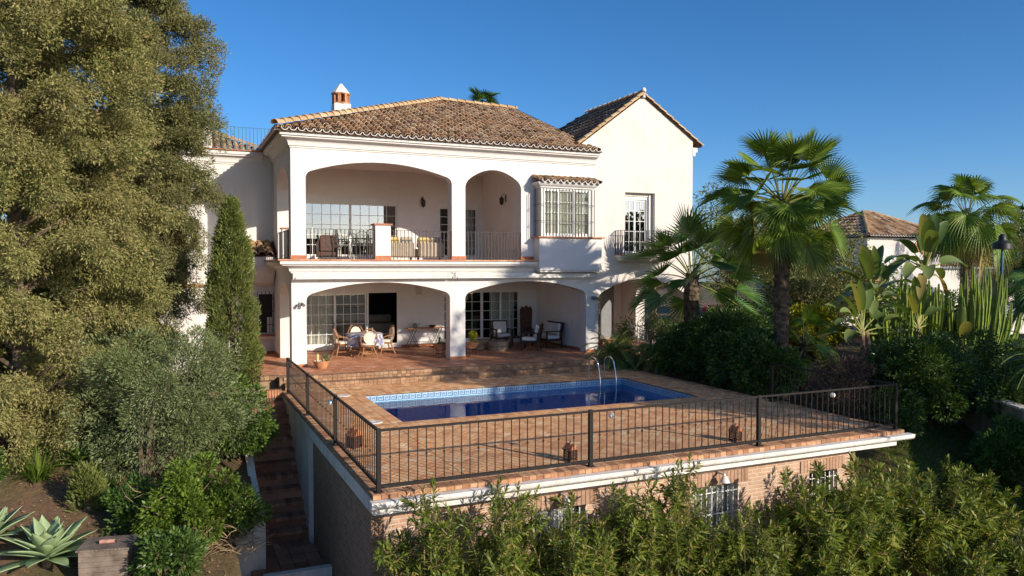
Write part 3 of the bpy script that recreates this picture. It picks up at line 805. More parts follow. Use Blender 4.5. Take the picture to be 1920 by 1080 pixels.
# mouldings
def moulding(mb, path, prof, close_ends=True):
    """path: list of (x, y, outward x, outward y) mitre offsets; prof: list of (proj, z)"""
    vs = []; n = len(prof)
    for (x, y, ox, oy) in path:
        for p, z in prof: vs.append((x+ox*p, y+oy*p, z))
    fs = []
    for i in range(len(path)-1):
        for k in range(n):
            k2 = (k+1) % n; fs.append((i*n+k, i*n+k2, (i+1)*n+k2, (i+1)*n+k))
    fs.append(tuple(range(n))); fs.append(tuple((len(path)-1)*n+k for k in reversed(range(n))))
    mb.add(vs, fs)
def cyma(z0, h, p0, p1):
    """classical profile from wall (p0) at z0 up to p1 at z0+h"""
    q = [(-.02, z0), (p0, z0), (p0, z0+.12*h), (p0+.12*(p1-p0), z0+.12*h), (p0+.12*(p1-p0), z0+.2*h)]
    for i in range(9):
        t = i/8; q.append((p0+(p1-p0)*(.15+.62*(1-math.cos(t*PI/2))), z0+h*(.2+.42*math.sin(t*PI/2))))
    q += [(p0+(p1-p0)*.82, z0+.62*h), (p0+(p1-p0)*.82, z0+.7*h), (p1, z0+.74*h), (p1, z0+h), (-.02, z0+h)]
    return q
mb = MB(); pr = cyma(6.48, .42, .03, .34)
moulding(mb, [(0, 8.0, -1, 0), (0, 0, -1, -1), (10.27, 0, 0, -1)], pr)
mb.build('cornice', M['white'], V_)
mb = MB(); pr = cyma(2.80, .345, .02, .36)
moulding(mb, [(0, 4.2, -1, 0), (0, 0, -1, -1), (7.9, 0, 0, -1)], pr)
mb.build('balcony_cornice', M['white'], V_)
# awning cassettes
for x0, x1 in ((0.04, 4.96), (5.06, 10.2)):
    mb = MB(); q = []
    for i in range(15):
        t = PI*1.5*i/14 - PI*.75; q.append((-0.16-0.075*math.cos(t), 2.70+0.075*math.sin(t)))
    q += [(-0.02, 2.76), (-0.02, 2.63)]
    mb.prism([(a, b) for a, b in q], x0, x1, 'x')
    aw = mb.build('awning_cassette', M['gutterwhite'], V_, smooth=True)
    mb = MB(); mb.box(x0-.03, x0, -.25, -.02, 2.60, 2.79); mb.box(x1, x1+.03, -.25, -.02, 2.60, 2.79); mb.build('end_cap', M['gutterwhite'], aw)
    mb = MB(); mb.box(x0+.05, x1-.05, -.262, -.232, 2.615, 2.65); mb.build('front_bar', M['frame'], aw)

# ------------------------------------------------------------------ doors and windows
def glazed(name, x0, x1, z0, z1, y, leaves, cols, rows, pane='glass', curtain=None, fw=.055, parent=V_, open_leaf=None, handle=True, box=0.0):
    """white frame with leaves; each leaf cols x rows of small panes"""
    mb = MB()
    mb.box(x0, x0+fw, y, y+.10, z0, z1); mb.box(x1-fw, x1, y, y+.10, z0, z1)
    mb.box(x0+fw, x1-fw, y, y+.10, z0, z0+.05); mb.box(x0+fw, x1-fw, y, y+.10, z1-fw-box, z1)
    d = mb.build(name, M['frame'], parent)
    W = (x1-x0-2*fw)/leaves; za, zb = z0+.05, z1-fw-box
    for i in range(leaves):
        if open_leaf == i: continue
        a = x0+fw+i*W; b_ = a+W; yy = y+.02+.035*(i % 2); s = .045
        mb = MB(); mb.box(a, a+s, yy, yy+.035, za, zb); mb.box(b_-s, b_, yy, yy+.035, za, zb)
        mb.box(a+s, b_-s, yy, yy+.035, za, za+s+.02); mb.box(a+s, b_-s, yy, yy+.035, zb-s, zb)
        lw, lh = (b_-a-2*s)/cols, (zb-za-2*s)/rows
        for c in range(1, cols): mb.box(a+s+c*lw-.009, a+s+c*lw+.009, yy+.004, yy+.03, za+s+.02, zb-s)
        for r_ in range(1, rows): mb.box(a+s, b_-s, yy+.005, yy+.029, za+s+r_*lh-.009, za+s+r_*lh+.009)
        lf = mb.build('leaf_frame', M['frame'], d)
        mb = MB(); mb.box(a+s, b_-s, yy+.014, yy+.020, za+s, zb-s); mb.build('pane', M[pane], d)
    if handle:
        mb = MB(); hx = x0+fw+W*(1 if leaves > 1 else .9)
        mb.box(hx-.045, hx-.03, y-.03, y+.02, (za+zb)/2-.25, (za+zb)/2-.1); mb.build('handle', M['grey'], d)
    if curtain:
        for (c0, c1) in curtain:
            mb = MB(); n = int((c1-c0)/.02); yy = y+.28
            vs = []
            for i in range(n+1):
                x = c0+(c1-c0)*i/n; o_ = .035*math.sin(i*.95)+.015*math.sin(i*.37)
                vs += [(x, yy+o_, za), (x*1.0, yy+o_*1.0, zb-.02)]
            mb.add(vs, [(2*i, 2*i+2, 2*i+3, 2*i+1) for i in range(n)])
            mb.build('curtain', M['curtain'], d, smooth=True)
    return d
d = glazed('sliding_door', 0.9, 4.42, F1+.12, 5.46, BW+.02, 2, 5, 5, 'glassup', curtain=[(4.02, 4.33)], box=.17)
d = glazed('french_door', 5.94, 7.58, F1+.12, 5.50, BW+.02, 2, 2, 6, 'glass', curtain=[(7.1, 7.5)], box=.25)
d = glazed('sliding_door', 0.9, 4.42, 0.12, 2.08, BW+.02, 3, 4, 5, 'glass', curtain=[(1.0, 2.05)], open_leaf=None)
# the right leaf of the lower sliding door stands open: a dark doorway leaf instead
for ch in list(d.children):
    if ch.name.startswith(('leaf_frame', 'pane')):
        xs = [v.co.x for v in ch.data.vertices]
        if min(xs) > 3.2: bpy.data.objects.remove(ch)
mb = MB(); mb.box(3.24, 3.30, BW+.03, BW+.065, .17, 2.02); mb.build('leaf_frame', M['frame'], d)
d = glazed('sliding_door', 6.1, 9.36, 0.12, 2.08, BW+.02, 4, 2, 5, 'glass', curtain=[(8.15, 9.2)])
# thresholds
mb = MB(); mb.box(.85, 4.47, BW-.12, BW+.02, .02, .12); mb.box(6.05, 9.41, BW-.12, BW+.02, .02, .12); mb.build('threshold', M['gutterwhite'], V_)
# interior furniture hints
mb = MB(); mb.box(2.6, 4.9, BW+2.2, BW+3.0, .1, .75); mb.box(2.6, 4.9, BW+2.8, BW+3.1, .75, 1.05)
mb.build('interior_sofa', M['sofa'], V_, bevel=.05)
# window with small balcony in the gable
d = glazed('french_window', 11.54, 12.62, 3.42, 5.50, .24, 2, 2, 5, 'glassup', box=.05, handle=False)
mb = MB(); mb.box(11.5, 12.76, .30, .36, 3.42, 5.62); 
mb = MB(); mb.box(12.62, 12.76, .16, .4, 3.42, 5.62); mb.box(11.5, 11.54, .2, .4, 3.42, 5.62); mb.box(11.54, 12.62, .2, .4, 5.5, 5.62); mb.build('window_reveal', M['gutterwhite'], V_)
mb = MB(); mb.box(11.3, 13.1, .42, 3.0, 3.35, 3.42); mb.box(11.3, 13.1, 3.0, 3.1, 3.35, 6.0); mb.box(11.2, 11.3, .42, 3.1, 3.35, 6.0); mb.box(13.1, 13.2, .42, 3.1, 3.35, 6.0); mb.box(11.2, 13.2, .42, 3.1, 6.0, 6.1)
mb.build('room', M['room'], V_)
# balcony slab and railing below it
mb = MB(); moulding(mb, [(11.25, 0, -1, 0), (11.25, -.25, -1, -1), (13.0, -.25, 1, -1), (13.0, 0, 1, 0)], [(0, 3.18), (.06, 3.18), (.1, 3.24), (.16, 3.3), (.2, 3.33), (.2, 3.36), (0, 3.36)])
mb.box(11.25, 13.0, -.25, 0, 3.181, 3.359); mb.build('small_balcony', M['white'], V_)
mb = MB(); mb.box(11.05, 13.2, -.47, 0, 3.362, 3.39); mb.build('balcony_tile', M['patio'], V_)
def bal_rail(pts, z0, z1, sp=.117, mat='blackiron', name='balcony_railing', parent=V_, r=.0095, bottom=True):
    mb = MB()
    for a, b_ in zip(pts[:-1], pts[1:]):
        a = Vector((a[0], a[1], 0)); b_ = Vector((b_[0], b_[1], 0)); L = (b_-a).length; d_ = (b_-a)/L; nr = Vector((-d_.y, d_.x, 0))
        c = (a+b_)/2
        mb.obox((c.x, c.y, z1), d_*L/2, nr*.014, Vector((0, 0, .006)))
        if bottom: mb.obox((c.x, c.y, z0+.06), d_*L/2, nr*.01, Vector((0, 0, .006)))
        n = max(1, round(L/sp))
        for i in range(n+1):
            p = a+(b_-a)*i/n; mb.obox((p.x, p.y, (z0+z1)/2), d_*r, nr*r, Vector((0, 0, (z1-z0)/2-.003)))
    return mb.build(name, M[mat], parent)
bal_rail([(11.1, -.02), (11.1, -.43), (13.15, -.43), (13.15, -.02)], 3.39, 4.25, sp=.105)
bal_rail([(.45, .06), (2.5, .06)], F1+.03, F1+.93); bal_rail([(2.98, .06), (4.99, .06)], F1+.03, F1+.93); bal_rail([(5.47, .06), (7.43, .06)], F1+.03, F1+.93)
bal_rail([(.06, .46), (.06, 1.95)], F1+.03, F1+.93); bal_rail([(.06, 2.2), (.06, 3.1)], F1+.03, F1+.93)
mb = MB(); mb.box(0.0, .25, 1.95, 2.2, F1+.019, F1+1.0); pr2 = mb.build('railing_pier', M['white'], V_)
mb = MB(); mb.box(-.04, .29, 1.91, 2.24, F1+1.001, F1+1.04); mb.build('cap_tile', M['skirt'], pr2)
mb = MB(); mb.box(2.5, 2.98, -.06, .34, F1+.019, F1+1.08)
pr_ = mb.build('railing_pier', M['white'], V_)
mb = MB(); mb.box(2.45, 3.03, -.11, .39, F1+1.081, F1+1.125); mb.build('cap_tile', M['skirt'], pr_)
mb = MB(); mb.box(2.485, 2.995, -.075, -.06, F1+.02, F1+.14); mb.build('skirting', M['skirt'], pr_)

# ------------------------------------------------------------------ bay with barred window
bay = MB(); bay.box(7.9, 10.28, -.45, 0, 2.86, 3.94); bay.box(7.96, 10.22, -.40, 0, 2.80, 2.858)
bay.box(7.98, 8.04, -.40, 0, 3.985, 5.60); bay.box(9.88, 9.94, -.40, 0, 3.985, 5.60)
bay.build('bay_box', M['white'], V_)
mb = MB(); mb.box(7.82, 10.36, -.53, 0, 3.942, 3.984); mb.build('bay_sill', M['skirt'], V_)
bw = glazed('bay_window', 8.04, 9.88, 3.985, 5.60, -.38, 3, 2, 4, 'glass', handle=False)
mb = MB(); vs = []; n = 90
for i in range(n+1):
    x = 8.06+1.8*i/n; o_ = .02*math.sin(i*.9); vs += [(x, -.26+o_, 4.0), (x, -.26+o_, 5.58)]
mb.add(vs, [(2*i, 2*i+2, 2*i+3, 2*i+1) for i in range(n)]); mb.build('curtain', M['curtain'], bw, smooth=True)
mb = MB()
x = 7.9
for i in range(18):
    xx = 7.9+2.05*i/17; mb.box(xx-.010, xx+.010, -.51, -.49, 3.99, 5.58)
for i in range(5):
    yy = -.5+.46*i/4
    for sx in (7.9, 9.95): mb.box(sx-.007, sx+.007, yy-.007, yy+.007, 3.99, 5.58)
for z in (4.5, 5.05): mb.box(7.89, 9.96, -.508, -.492, z-.006, z+.006); mb.box(7.893, 7.907, -.5, 0, z-.006, z+.006); mb.box(9.943, 9.957, -.5, 0, z-.006, z+.006)
mb.build('window_grille', M['blackiron'], bw)
mb = MB(); moulding(mb, [(7.98, 0, -1, 0), (7.98, -.40, -1, -1), (9.94, -.40, 1, -1), (9.94, 0, 1, 0)], [(-.05, 5.6), (.04, 5.6), (.05, 5.64), (.11, 5.68), (.16, 5.74), (.16, 5.78), (-.05, 5.78)])
mb.box(8.0, 9.92, -.38, 0, 5.602, 5.778); mb.build('bay_cornice', M['white'], V_)

# ------------------------------------------------------------------ roofs
def tile_slope(cov, chan, lip, O, u, s, cols, interval, pitch=.235, course=.36, r=.098, flat=False):
    O = Vector(O); u = Vector(u).normalized(); s = Vector(s).normalized(); n = u.cross(s)
    if n.z < 0: n = -n
    segs = 6
    for c in range(cols):
        uc = (c+.5)*pitch; iv = interval(uc)
        if iv is None: continue
        s0, s1 = iv
        k_ = 0; ss = s0
        jx = random.uniform(-.008, .008)
        while ss < s1-.05:
            L = min(course*1.12, s1-ss+.02)
            base = O + u*(uc+jx+random.uniform(-.006,.006)) + s*ss
            ra, rb = r*random.uniform(.97,1.05), r*.80; tw = random.uniform(-.02, .02)
            vs = []
            for rr, ds, lift in ((ra-.016, 0, .022), (ra, 0, .022), (rb, L, .0)):
                for i in range(segs+1):
                    t = PI*i/segs; vs.append(base + u*(math.cos(t)*rr + ds*tw) + n*(math.sin(t)*rr*.95+lift+.012) + s*ds)
            q = segs+1; fs = []
            for i in range(segs):
                fs.append((i, i+1, q+i+1, q+i)); fs.append((q+i, q+i+1, 2*q+i+1, 2*q+i))
            cov.add(vs, fs)
            ss += course; k_ += 1
        # channel between this cover and the next
        uq = uc+pitch/2
        if s1-s0 > .1:
            vs = []
            for ds in (s0-.01, s1):
                for i in range(segs+1):
                    t = PI*i/segs; vs.append(O+u*(uq+math.cos(t)*.085)+n*(.075-math.sin(t)*.07)+s*ds)
            chan.add(vs, [(i, i+1, q+i+1, q+i) for i in range(segs)])
        if lip is not None and s0 < .1:
            vs = []
            for rr, ds in ((.088, -.035), (.112, -.035), (.112, .2), (.088, .2)):
                for i in range(segs+1):
                    t = PI*i/segs; vs.append(O+u*(uq+math.cos(t)*rr)+n*(.075-math.sin(t)*rr*.95)+s*(s0+ds))
            fs = []
            for b in range(3):
                for i in range(segs): fs.append((b*q+i, b*q+i+1, (b+1)*q+i+1, (b+1)*q+i))
            lip.add(vs, fs)
def ridge_run(mb, A, B, r=.13, L=.36, segs=7, up=Vector((0, 0, 1))):
    A = Vector(A); B = Vector(B); d = (B-A); T = d.length; d.normalize()
    side = d.cross(up).normalized(); n = side.cross(d)
    k_ = 0; ss = 0
    while ss < T:
        l = min(L*1.1, T-ss+.02); base = A+d*ss; ra = r*random.uniform(.97,1.04); rb = r*.82; vs = []; q = segs+1
        for rr, ds, lift in ((ra-.02, 0, .02), (ra, 0, .02), (rb, l, 0)):
            for i in range(q):
                t = PI*i/segs; vs.append(base+side*math.cos(t)*rr+n*(math.sin(t)*rr+lift)+d*ds)
        fs = []
        for i in range(segs): fs += [(i, i+1, q+i+1, q+i), (q+i, q+i+1, 2*q+i+1, 2*q+i)]
        mb.add(vs, fs); ss += L
def build_roof(nm, parent, cov, chan, lip, ridge, under, covmat='tile'):
    r_ = under.build(nm, M['underroof'], parent)
    if cov.v: cov.build('cover_tiles', M[covmat], r_, smooth=True)
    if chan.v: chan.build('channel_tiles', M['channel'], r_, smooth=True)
    if lip is not None and lip.v: lip.build('eave_tiles', M['whitetile'], r_, smooth=True)
    if ridge.v: ridge.build('ridge_tiles', M['ridge'], r_, smooth=True)
    return r_

# main hip roof: front plane z = ZE + mm*(Y+.45)
ZE = 6.93; mm = 0.38
def fz(y): return ZE + mm*(y+.45)
Apx = (7.0, 7.0); Bp = (10.1, 5.6); Cp = (10.9, 2.6)
AX, AY = 6.98, 7.0
A3 = (AX, AY, fz(AY))
# right boundary points of the front plane (x, y)
Bx, By = 10.45, 6.55
Cx, Cy = 10.75, 3.6
cosm = math.cos(math.atan(mm))
def front_iv(uc):
    x = -.45+uc
    yl = (AY+.45)/(AX+.45)*(x+.45)-.45 if x < AX else AY+(By-AY)*(x-AX)/(Bx-AX)
    y1 = min(yl, 99)
    if x > 10.3: return None
    return (0.0, (y1+.45)/cosm)
cov, chan, lip, rid, und = MB(), MB(), MB(), MB(), MB()
tile_slope(cov, chan, lip, (-.45, -.45, ZE), (1, 0, 0), (0, cosm, math.sin(math.atan(mm))), int(10.75/.235), front_iv)
# left plane
mL = (fz(AY)-ZE)/(AX+.45); cl = math.cos(math.atan(mL))
tile_slope(cov, chan, lip, (-.45, -.45, ZE), (0, 1, 0), (cl, 0, math.sin(math.atan(mL))), int(7.4/.235), lambda uc: (0, uc*(AX+.45)/(AY+.45)/cl))
e = -.012
und.add([(-.43, -.43, ZE+e), (10.3, -.43, ZE+e), (10.3, By-.04, fz(By-.04)+e), (AX, AY, A3[2]+e)], [(0, 1, 2, 3)])
und.add([(-.43, -.43, ZE+e-.001), (AX, AY, A3[2]+e), (AX, 13, A3[2]+e), (-.43, 13, ZE+e-.001)], [(0, 1, 2, 3)])
und.add([(AX, AY, A3[2]+e), (10.3, By, fz(By)+e), (10.3, 13, ZE), (AX, 13, ZE)], [(0, 1, 2, 3)])
und.box(-.43, 10.3, -.43, 12.9, ZE-.05, ZE-.016)
ridge_run(rid, (-.5, -.5, ZE+.09), (AX, AY, A3[2]+.08), .145)
ridge_run(rid, (AX, AY, A3[2]+.08), (10.25, By-.0, fz(By)+.06), .13)
build_roof('hip_roof', V_, cov, chan, lip, rid, und)
# gable roof
cov, chan, rid, und = MB(), MB(), MB(), MB()
GP = Vector((12.22, -.08, 9.10)); gl_ = Vector((9.55, -.08, 7.12)); gr_ = Vector((14.8, -.08, 7.42))
sl = (GP-gl_); sr = (GP-gr_)
tile_slope(cov, chan, None, gl_, (0, 1, 0), sl, int(4.4/.235), lambda uc: (0, sl.length), course=.34)
hipv = Vector((11.0, 6.6, 7.95))
tile_slope(cov, chan, None, gl_+Vector((0, 4.4, 0)), (0, 1, 0), sl, 10, lambda uc: (0, sl.length*(1-uc/2.9)), course=.34)
tile_slope(cov, chan, None, gr_+Vector((0, .12, 0)), (0, 1, 0), sr, int(4.4/.235), lambda uc: (0, sr.length))
dn = Vector((0, 0, -.02))
und.add([gl_+dn, GP+dn, GP+dn+Vector((0, 4.6, 0)), gl_+dn+Vector((0, 7.5, 0))], [(0, 1, 2, 3)])
und.add([gr_+dn, gr_+dn+Vector((0, 7.5, 0)), GP+dn+Vector((0, 4.6, 0)), GP+dn], [(0, 1, 2, 3)])
und.add([gl_+dn+Vector((0, 7.5, 0)), GP+dn+Vector((0, 4.6, 0)), gr_+dn+Vector((0, 7.5, 0))], [(0, 1, 2)])
ridge_run(rid, GP+Vector((0, .1, .06)), GP+Vector((0, 4.1, .06)), .12)
rk = Vector((0, -.03, .05))
ridge_run(rid, gl_+rk, GP+rk, .10, L=.33); ridge_run(rid, gr_+Vector((0, .02, .0)), GP+Vector((0, .02, .0)), .085, L=.33)
gr = build_roof('gable_roof', V_, cov, chan, None, rid, und, 'darktile')
mb = MB(); mb.lathe((12.22, -.06, 9.0), [(.07,0),(.055,.1),(.075,.2),(.085,.28),(.05,.34),(.01,.36)], 12); mb.build('finial', M['gutterwhite'], V_, smooth=True)
mb = MB(); mb.box(14.421, 14.62, -.02, 7.5, 7.2, 7.37); mb.box(14.421, 14.53, -.02, 7.5, 7.06, 7.198); mb.build('cornice', M['white'], V_)
# bay roof
cov, chan, lip, rid, und = MB(), MB(), MB(), MB(), MB()
tile_slope(cov, chan, lip, (7.76, -.62, 5.80), (1, 0, 0), (0, .93, .30), 10, lambda uc: (0, .62), pitch=.232, course=.33, r=.09)
und.box(7.82, 10.08, -.57, 0, 5.781, 5.80); build_roof('bay_roof', V_, cov, chan, lip, rid, und)
# chimney
ch = MB(); cx_, cy_ = 2.55, 5.2
ch.box(cx_-.30, cx_+.30, cy_-.30, cy_+.30, 7.2, 8.92); ch.box(cx_-.34, cx_+.34, cy_-.34, cy_+.34, 8.30, 8.34)
chm = ch.build('chimney', M['white'], V_)
mb = MB()
def octp(r, z): return [(r, z)]
mb.lathe((cx_, cy_, 0), [(.34, 8.92), (.34, 8.97)], 8); mb.lathe((cx_, cy_, 0), [(.35, 9.27), (.37, 9.31)], 8)
for k_ in range(8):
    t = 2*PI*(k_+.5)/8; mb.obox((cx_+.27*math.cos(t), cy_+.27*math.sin(t), 9.12), Vector((math.cos(t), math.sin(t), 0))*.05, Vector((-math.sin(t), math.cos(t), 0))*.05, Vector((0, 0, .15)))
mb.build('brick_lantern', M['terra'], chm)
mb = MB(); mb.lathe((cx_, cy_, 0), [(.35, 9.31), (.35, 9.335), (.05, 9.68), (.01, 9.70)], 8); mb.build('chimney_cap', M['gutterwhite'], chm)

# ------------------------------------------------------------------ lamps and fittings on the walls
def lantern(x, y, z, dx, dy, name='wall_lantern'):
    """scrolled bracket with a glazed coach lantern; (dx,dy) points away from the wall"""
    mb = MB(); px, py = x+dx*.17, y+dy*.17
    mb.box(x-.03-abs(dx)*-.0, x+.03, y-.02, y+.02, z-.12, z+.12) if dy else mb.box(x-.02, x+.02, y-.03, y+.03, z-.12, z+.12)
    pts = []
    for i in range(9):
        t = PI*i/8; pts.append((x+dx*(.085-.085*math.cos(t)), y+dy*(.085-.085*math.cos(t)), z+.05+.11*math.sin(t)))
    mb.tube(pts, .009, 5)
    mb.lathe((px, py, z), [(.01,.06),(.03,.05),(.085,-.01),(.085,-.025),(.06,-.03)], 6)
    mb.lathe((px, py, z), [(.065,-.20),(.05,-.215),(.02,-.24),(.005,-.26)], 6)
    for k_ in range(6):
        t = 2*PI*k_/6; mb.bar((px+.08*math.cos(t), py+.08*math.sin(t), z-.02), (px+.06*math.cos(t), py+.06*math.sin(t), z-.20), .012)
    l = mb.build(name, M['blackiron'], V_)
    mb = MB(); mb.lathe((px, py, z), [(.045,-.195),(.062,-.03)], 6); mb.build('lamp_glass', M['bronze'], l)
lantern(5.32, BW-.0, 5.42, 0, -1); lantern(7.74, 1.95, 5.42, -1, 0)
def spot(x, y, z, dx, dy):
    mb = MB(); mb.obox((x+dx*.02, y+dy*.02, z), (.05, 0, 0) if dy else (.02, 0, 0), (0, .02, 0) if dy else (0, .05, 0), (0, 0, .05))
    for s in (-1, 1):
        c = Vector((x+dx*.12+s*dy*.0+.04*s*abs(dy), y+dy*.12+.04*s*abs(dx), z+.02))
        mb.bar((x+dx*.03, y+dy*.03, z), c, .02); mb.tube([c, c+Vector((dx*.1+.03*s*abs(dy), dy*.1, -.06))], [.035, .05], 10)
    mb.build('wall_spotlight', M['grey'], V_, smooth=False)
spot(.25, 0, 1.88, 0, -1); spot(10.18, 0, 1.9, 0, -1); spot(.62, BW, 1.9, 0, -1)
mb = MB(); mb.box(5.06, 5.26, BW-.14, BW, 1.95, 2.5); mb.build('wall_box', M['gutterwhite'], V_, bevel=.01)
mb = MB(); mb.box(10.03, 10.05, 1.1, 1.18, .95, 1.07); mb.box(10.03, 10.05, 1.22, 1.3, .95, 1.07); mb.build('wall_socket', M['gutterwhite'], V_)
mb = MB(); mb.box(9.98, 10.245, -.05, -.0, 2.36, 2.4); 
# ================================================================== LEFT WING
W_ = V_
mb = MB(); mb.box(-7.5, -0.0, 4.2, 4.5, -.4, 6.42); mb.build('wing_wall', M['white'], W_)
mb = MB(); moulding(mb, [(-7.5, 4.2, 0, -1), (-.36, 4.2, 0, -1)], cyma(6.42, .42, .03, .28)); mb.box(-7.5, 0, 4.2, 9, 6.42, 6.83); mb.build('wing_cornice', M['white'], W_)
mb = MB(); x = -7.5
while x < -.05: mb.box(x+.004, min(x+.3, 0)-.004, 3.86, 4.5, 6.842, 6.88); x += .3
mb.build('parapet_tiles', M['skirt'], W_)
bal_rail([(-7.5, 4.1), (-2.25, 4.1)], 6.88, 7.66, mat='blueiron', name='roof_terrace_railing', parent=W_, r=.011, sp=.12)
bal_rail([(-1.95, 4.1), (-.02, 4.1)], 6.88, 7.66, mat='blueiron', name='roof_terrace_railing', parent=W_, r=.011, sp=.12)
mb = MB(); mb.box(-2.25, -1.95, 4.0, 4.3, 6.881, 7.78); mb.box(0.0, .4, 4.25, 4.6, 6.87, 7.7); q_ = mb.build('parapet_pier', M['white'], W_)
mb = MB(); mb.box(-2.28, -1.92, 3.97, 4.33, 7.781, 7.82); mb.box(-.03, .43, 4.22, 4.63, 7.701, 7.74); mb.build('cap_tile', M['skirt'], q_)
# roof rising behind the roof terrace
cov, chan, rid, und = MB(), MB(), MB(), MB()
cn = Vector((1.3, 9.0, 7.25)); pk = Vector((-3.9, 13.2, 9.5)); mback = .53
slp = Vector((0, 4.2, 2.25)).normalized()
tile_slope(cov, chan, None, (-6.5, 9.0, 7.25), (1, 0, 0), slp, int(7.8/.235), lambda uc: (0, min(4.75, max(0, (7.8-uc)*.92))))
und.add([(-6.5, 9.0, 7.2), (1.3, 9.0, 7.2), (-3.9, 13.2, 9.45), (-6.5, 13.2, 9.45)], [(0, 1, 2, 3)])
und.box(-6.5, 1.3, 9.0, 13, 6.8, 7.19)
ridge_run(rid, cn+Vector((0, 0, .08)), pk+Vector((0, 0, .08)))
build_roof('wing_roof', W_, cov, chan, None, rid, und)
# lean-to with barrel tiles over the barred window
cov, chan, rid, und = MB(), MB(), MB(), MB()
tile_slope(cov, chan, None, (-1.35, 3.25, 3.35), (1, 0, 0), (0, .9, .44), 5, lambda uc: (0, 1.05), pitch=.25, r=.115, course=.3)
und.add([(-1.35, 3.3, 3.33), (-.06, 3.3, 3.33), (-.06, 4.2, 3.78), (-1.35, 4.2, 3.78)], [(0, 1, 2, 3)])
build_roof('small_roof', W_, cov, chan, None, rid, und)
mb = MB(); prof_ = [(3.35, 3.30), (3.35, 3.0), (3.5, 2.75), (3.8, 2.45), (4.2, 2.3), (4.2, 3.7)]
mb.prism([(y, z) for y, z in prof_], -1.3, -.05, 'x'); mb.build('corbel', M['white'], W_, smooth=False)
# barred window
mb = MB(); mb.box(-.56, .0, 4.17, 4.199, .66, 2.1); wd = mb.build('barred_window', M['frame'], W_)
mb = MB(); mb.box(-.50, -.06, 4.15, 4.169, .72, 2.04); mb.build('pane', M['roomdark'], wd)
mb = MB(); mb.box(-.24, -.08, 4.14, 4.149, .72, 1.25); mb.build('curtain', M['curtain'], wd)
mb = MB()
for i in range(5): mb.box(-.55+i*.13-.009, -.55+i*.13+.009, 4.06, 4.078, .68, 2.12)
for z in (1.0, 1.45, 1.9): mb.box(-.56, -.02, 4.055, 4.075, z-.008, z+.008)
mb.build('window_grille', M['blackiron'], wd)
mb = MB(); mb.box(-.62, .0, 3.95, 4.199, .60, .655); mb.build('sill', M['skirt'], wd)
mb = MB(); mb.prism([(4.199, .40), (4.199, .60), (3.98, .60), (4.03, .52), (4.12, .47)], -.60, .0, 'x'); mb.build('sill_corbel', M['white'], wd)
mb = MB(); mb.box(-7.4, 0, 4.186, 4.199, -.03, .08); mb.build('skirting', M['skirt'], W_)
# projecting lower block and side tower seen between the trees
mb = MB(); mb.box(-4.6, -2.35, 3.1, 4.2, -.4, 2.35); mb.box(-2.35, -1.55, 3.55, 4.2, -.4, 2.1); mb.box(-2.75, -2.2, 3.6, 4.2, 2.35, 5.0)
mb.build('side_block', M['white'], W_)
mb = MB(); mb.box(-4.7, -2.25, 3.0, 4.2, 2.351, 2.41); mb.build('cap_tile', M['skirt'], W_)
mb = MB(); mb.box(-4.2, -3.6, 3.07, 3.099, .7, 1.9); wd = mb.build('side_window', M['frame'], W_)
mb = MB(); mb.box(-4.14, -3.66, 3.05, 3.069, .76, 1.84); mb.build('pane', M['roomdark'], wd)
mb = MB(); mb.box(-2.62, -2.4, 3.58, 3.599, 3.6, 4.5); mb.build('side_window', M['roomdark'], W_)
# wrought handrail by the side steps
hr = MB(); hr.tube([(-2.55, 2.3, 0.0), (-2.5, 2.35, .55), (-2.1, 2.6, 1.2), (-1.95, 2.65, 1.25), (-1.9, 2.65, 1.15), (-1.9, 2.65, 0.0)], .02, 6)
o = hr.build('garden_handrail', M['blueiron']); tag(o, 'bent blue iron handrail by the white side wall', 'handrail')

# ================================================================== NEIGHBOUR HOUSE and right background
NH = empty('neighbour_house', (40, 12, -.5), 'white neighbouring house with hipped tile roof behind the garden trees', 'house')
mb = MB(); mb.box(35.5, 42.0, 10.5, 18, -2, 4.75); mb.box(42.0, 52, 11.5, 18, -2, 2.8); mb.box(30.0, 35.5, 9.0, 14, -2, 2.2); mb.box(27.5, 38.0, 6.2, 8.5, -2.5, .55)
mb.build('wall', M['stone'], NH)
def hiproof(x0, x1, y0, y1, z, h, parent, name='hip_roof'):
    cov, chan, lip, rid, und = MB(), MB(), MB(), MB(), MB()
    w2 = (y1-y0)/2; rise = math.atan2(h, w2); L = w2/math.cos(rise)
    def iv(uc):
        W = x1-x0; d = min(uc, W-uc, w2); return (0, max(.05, d/math.cos(rise)))
    tile_slope(cov, chan, lip, (x0, y0, z), (1, 0, 0), (0, math.cos(rise), math.sin(rise)), int((x1-x0)/.235), iv, course=.5)
    W2 = y1-y0
    tile_slope(cov, chan, lip, (x0, y0, z), (0, 1, 0), (math.cos(rise), 0, math.sin(rise)), int(W2/.235), lambda uc: (0, max(.05, min(uc, W2-uc)/math.cos(rise))), course=.5)
    a = (x0+min(w2, (x1-x0)/2), (y0+y1)/2, z+h); b_ = (x1-min(w2, (x1-x0)/2), (y0+y1)/2, z+h)
    und.add([(x0, y0, z), (x1, y0, z), (x1, y1, z), (x0, y1, z), a, b_], [(0,1,5,4), (1,2,5), (2,3,4,5), (3,0,4), (3,2,1,0)])
    ridge_run(rid, (x0, y0, z+.05), a); ridge_run(rid, (x1, y0, z+.05), b_)
    return build_roof(name, parent, cov, chan, lip, rid, und)
hiproof(35.0, 42.5, 10.0, 17.0, 4.85, 1.75, NH); hiproof(42.1, 51.0, 11.0, 17.5, 2.95, 1.5, NH)
mb = MB(); mb.box(39.6, 41.6, 10.44, 10.49, 3.9, 4.45); mb.build('shutter', M['skirt'], NH)
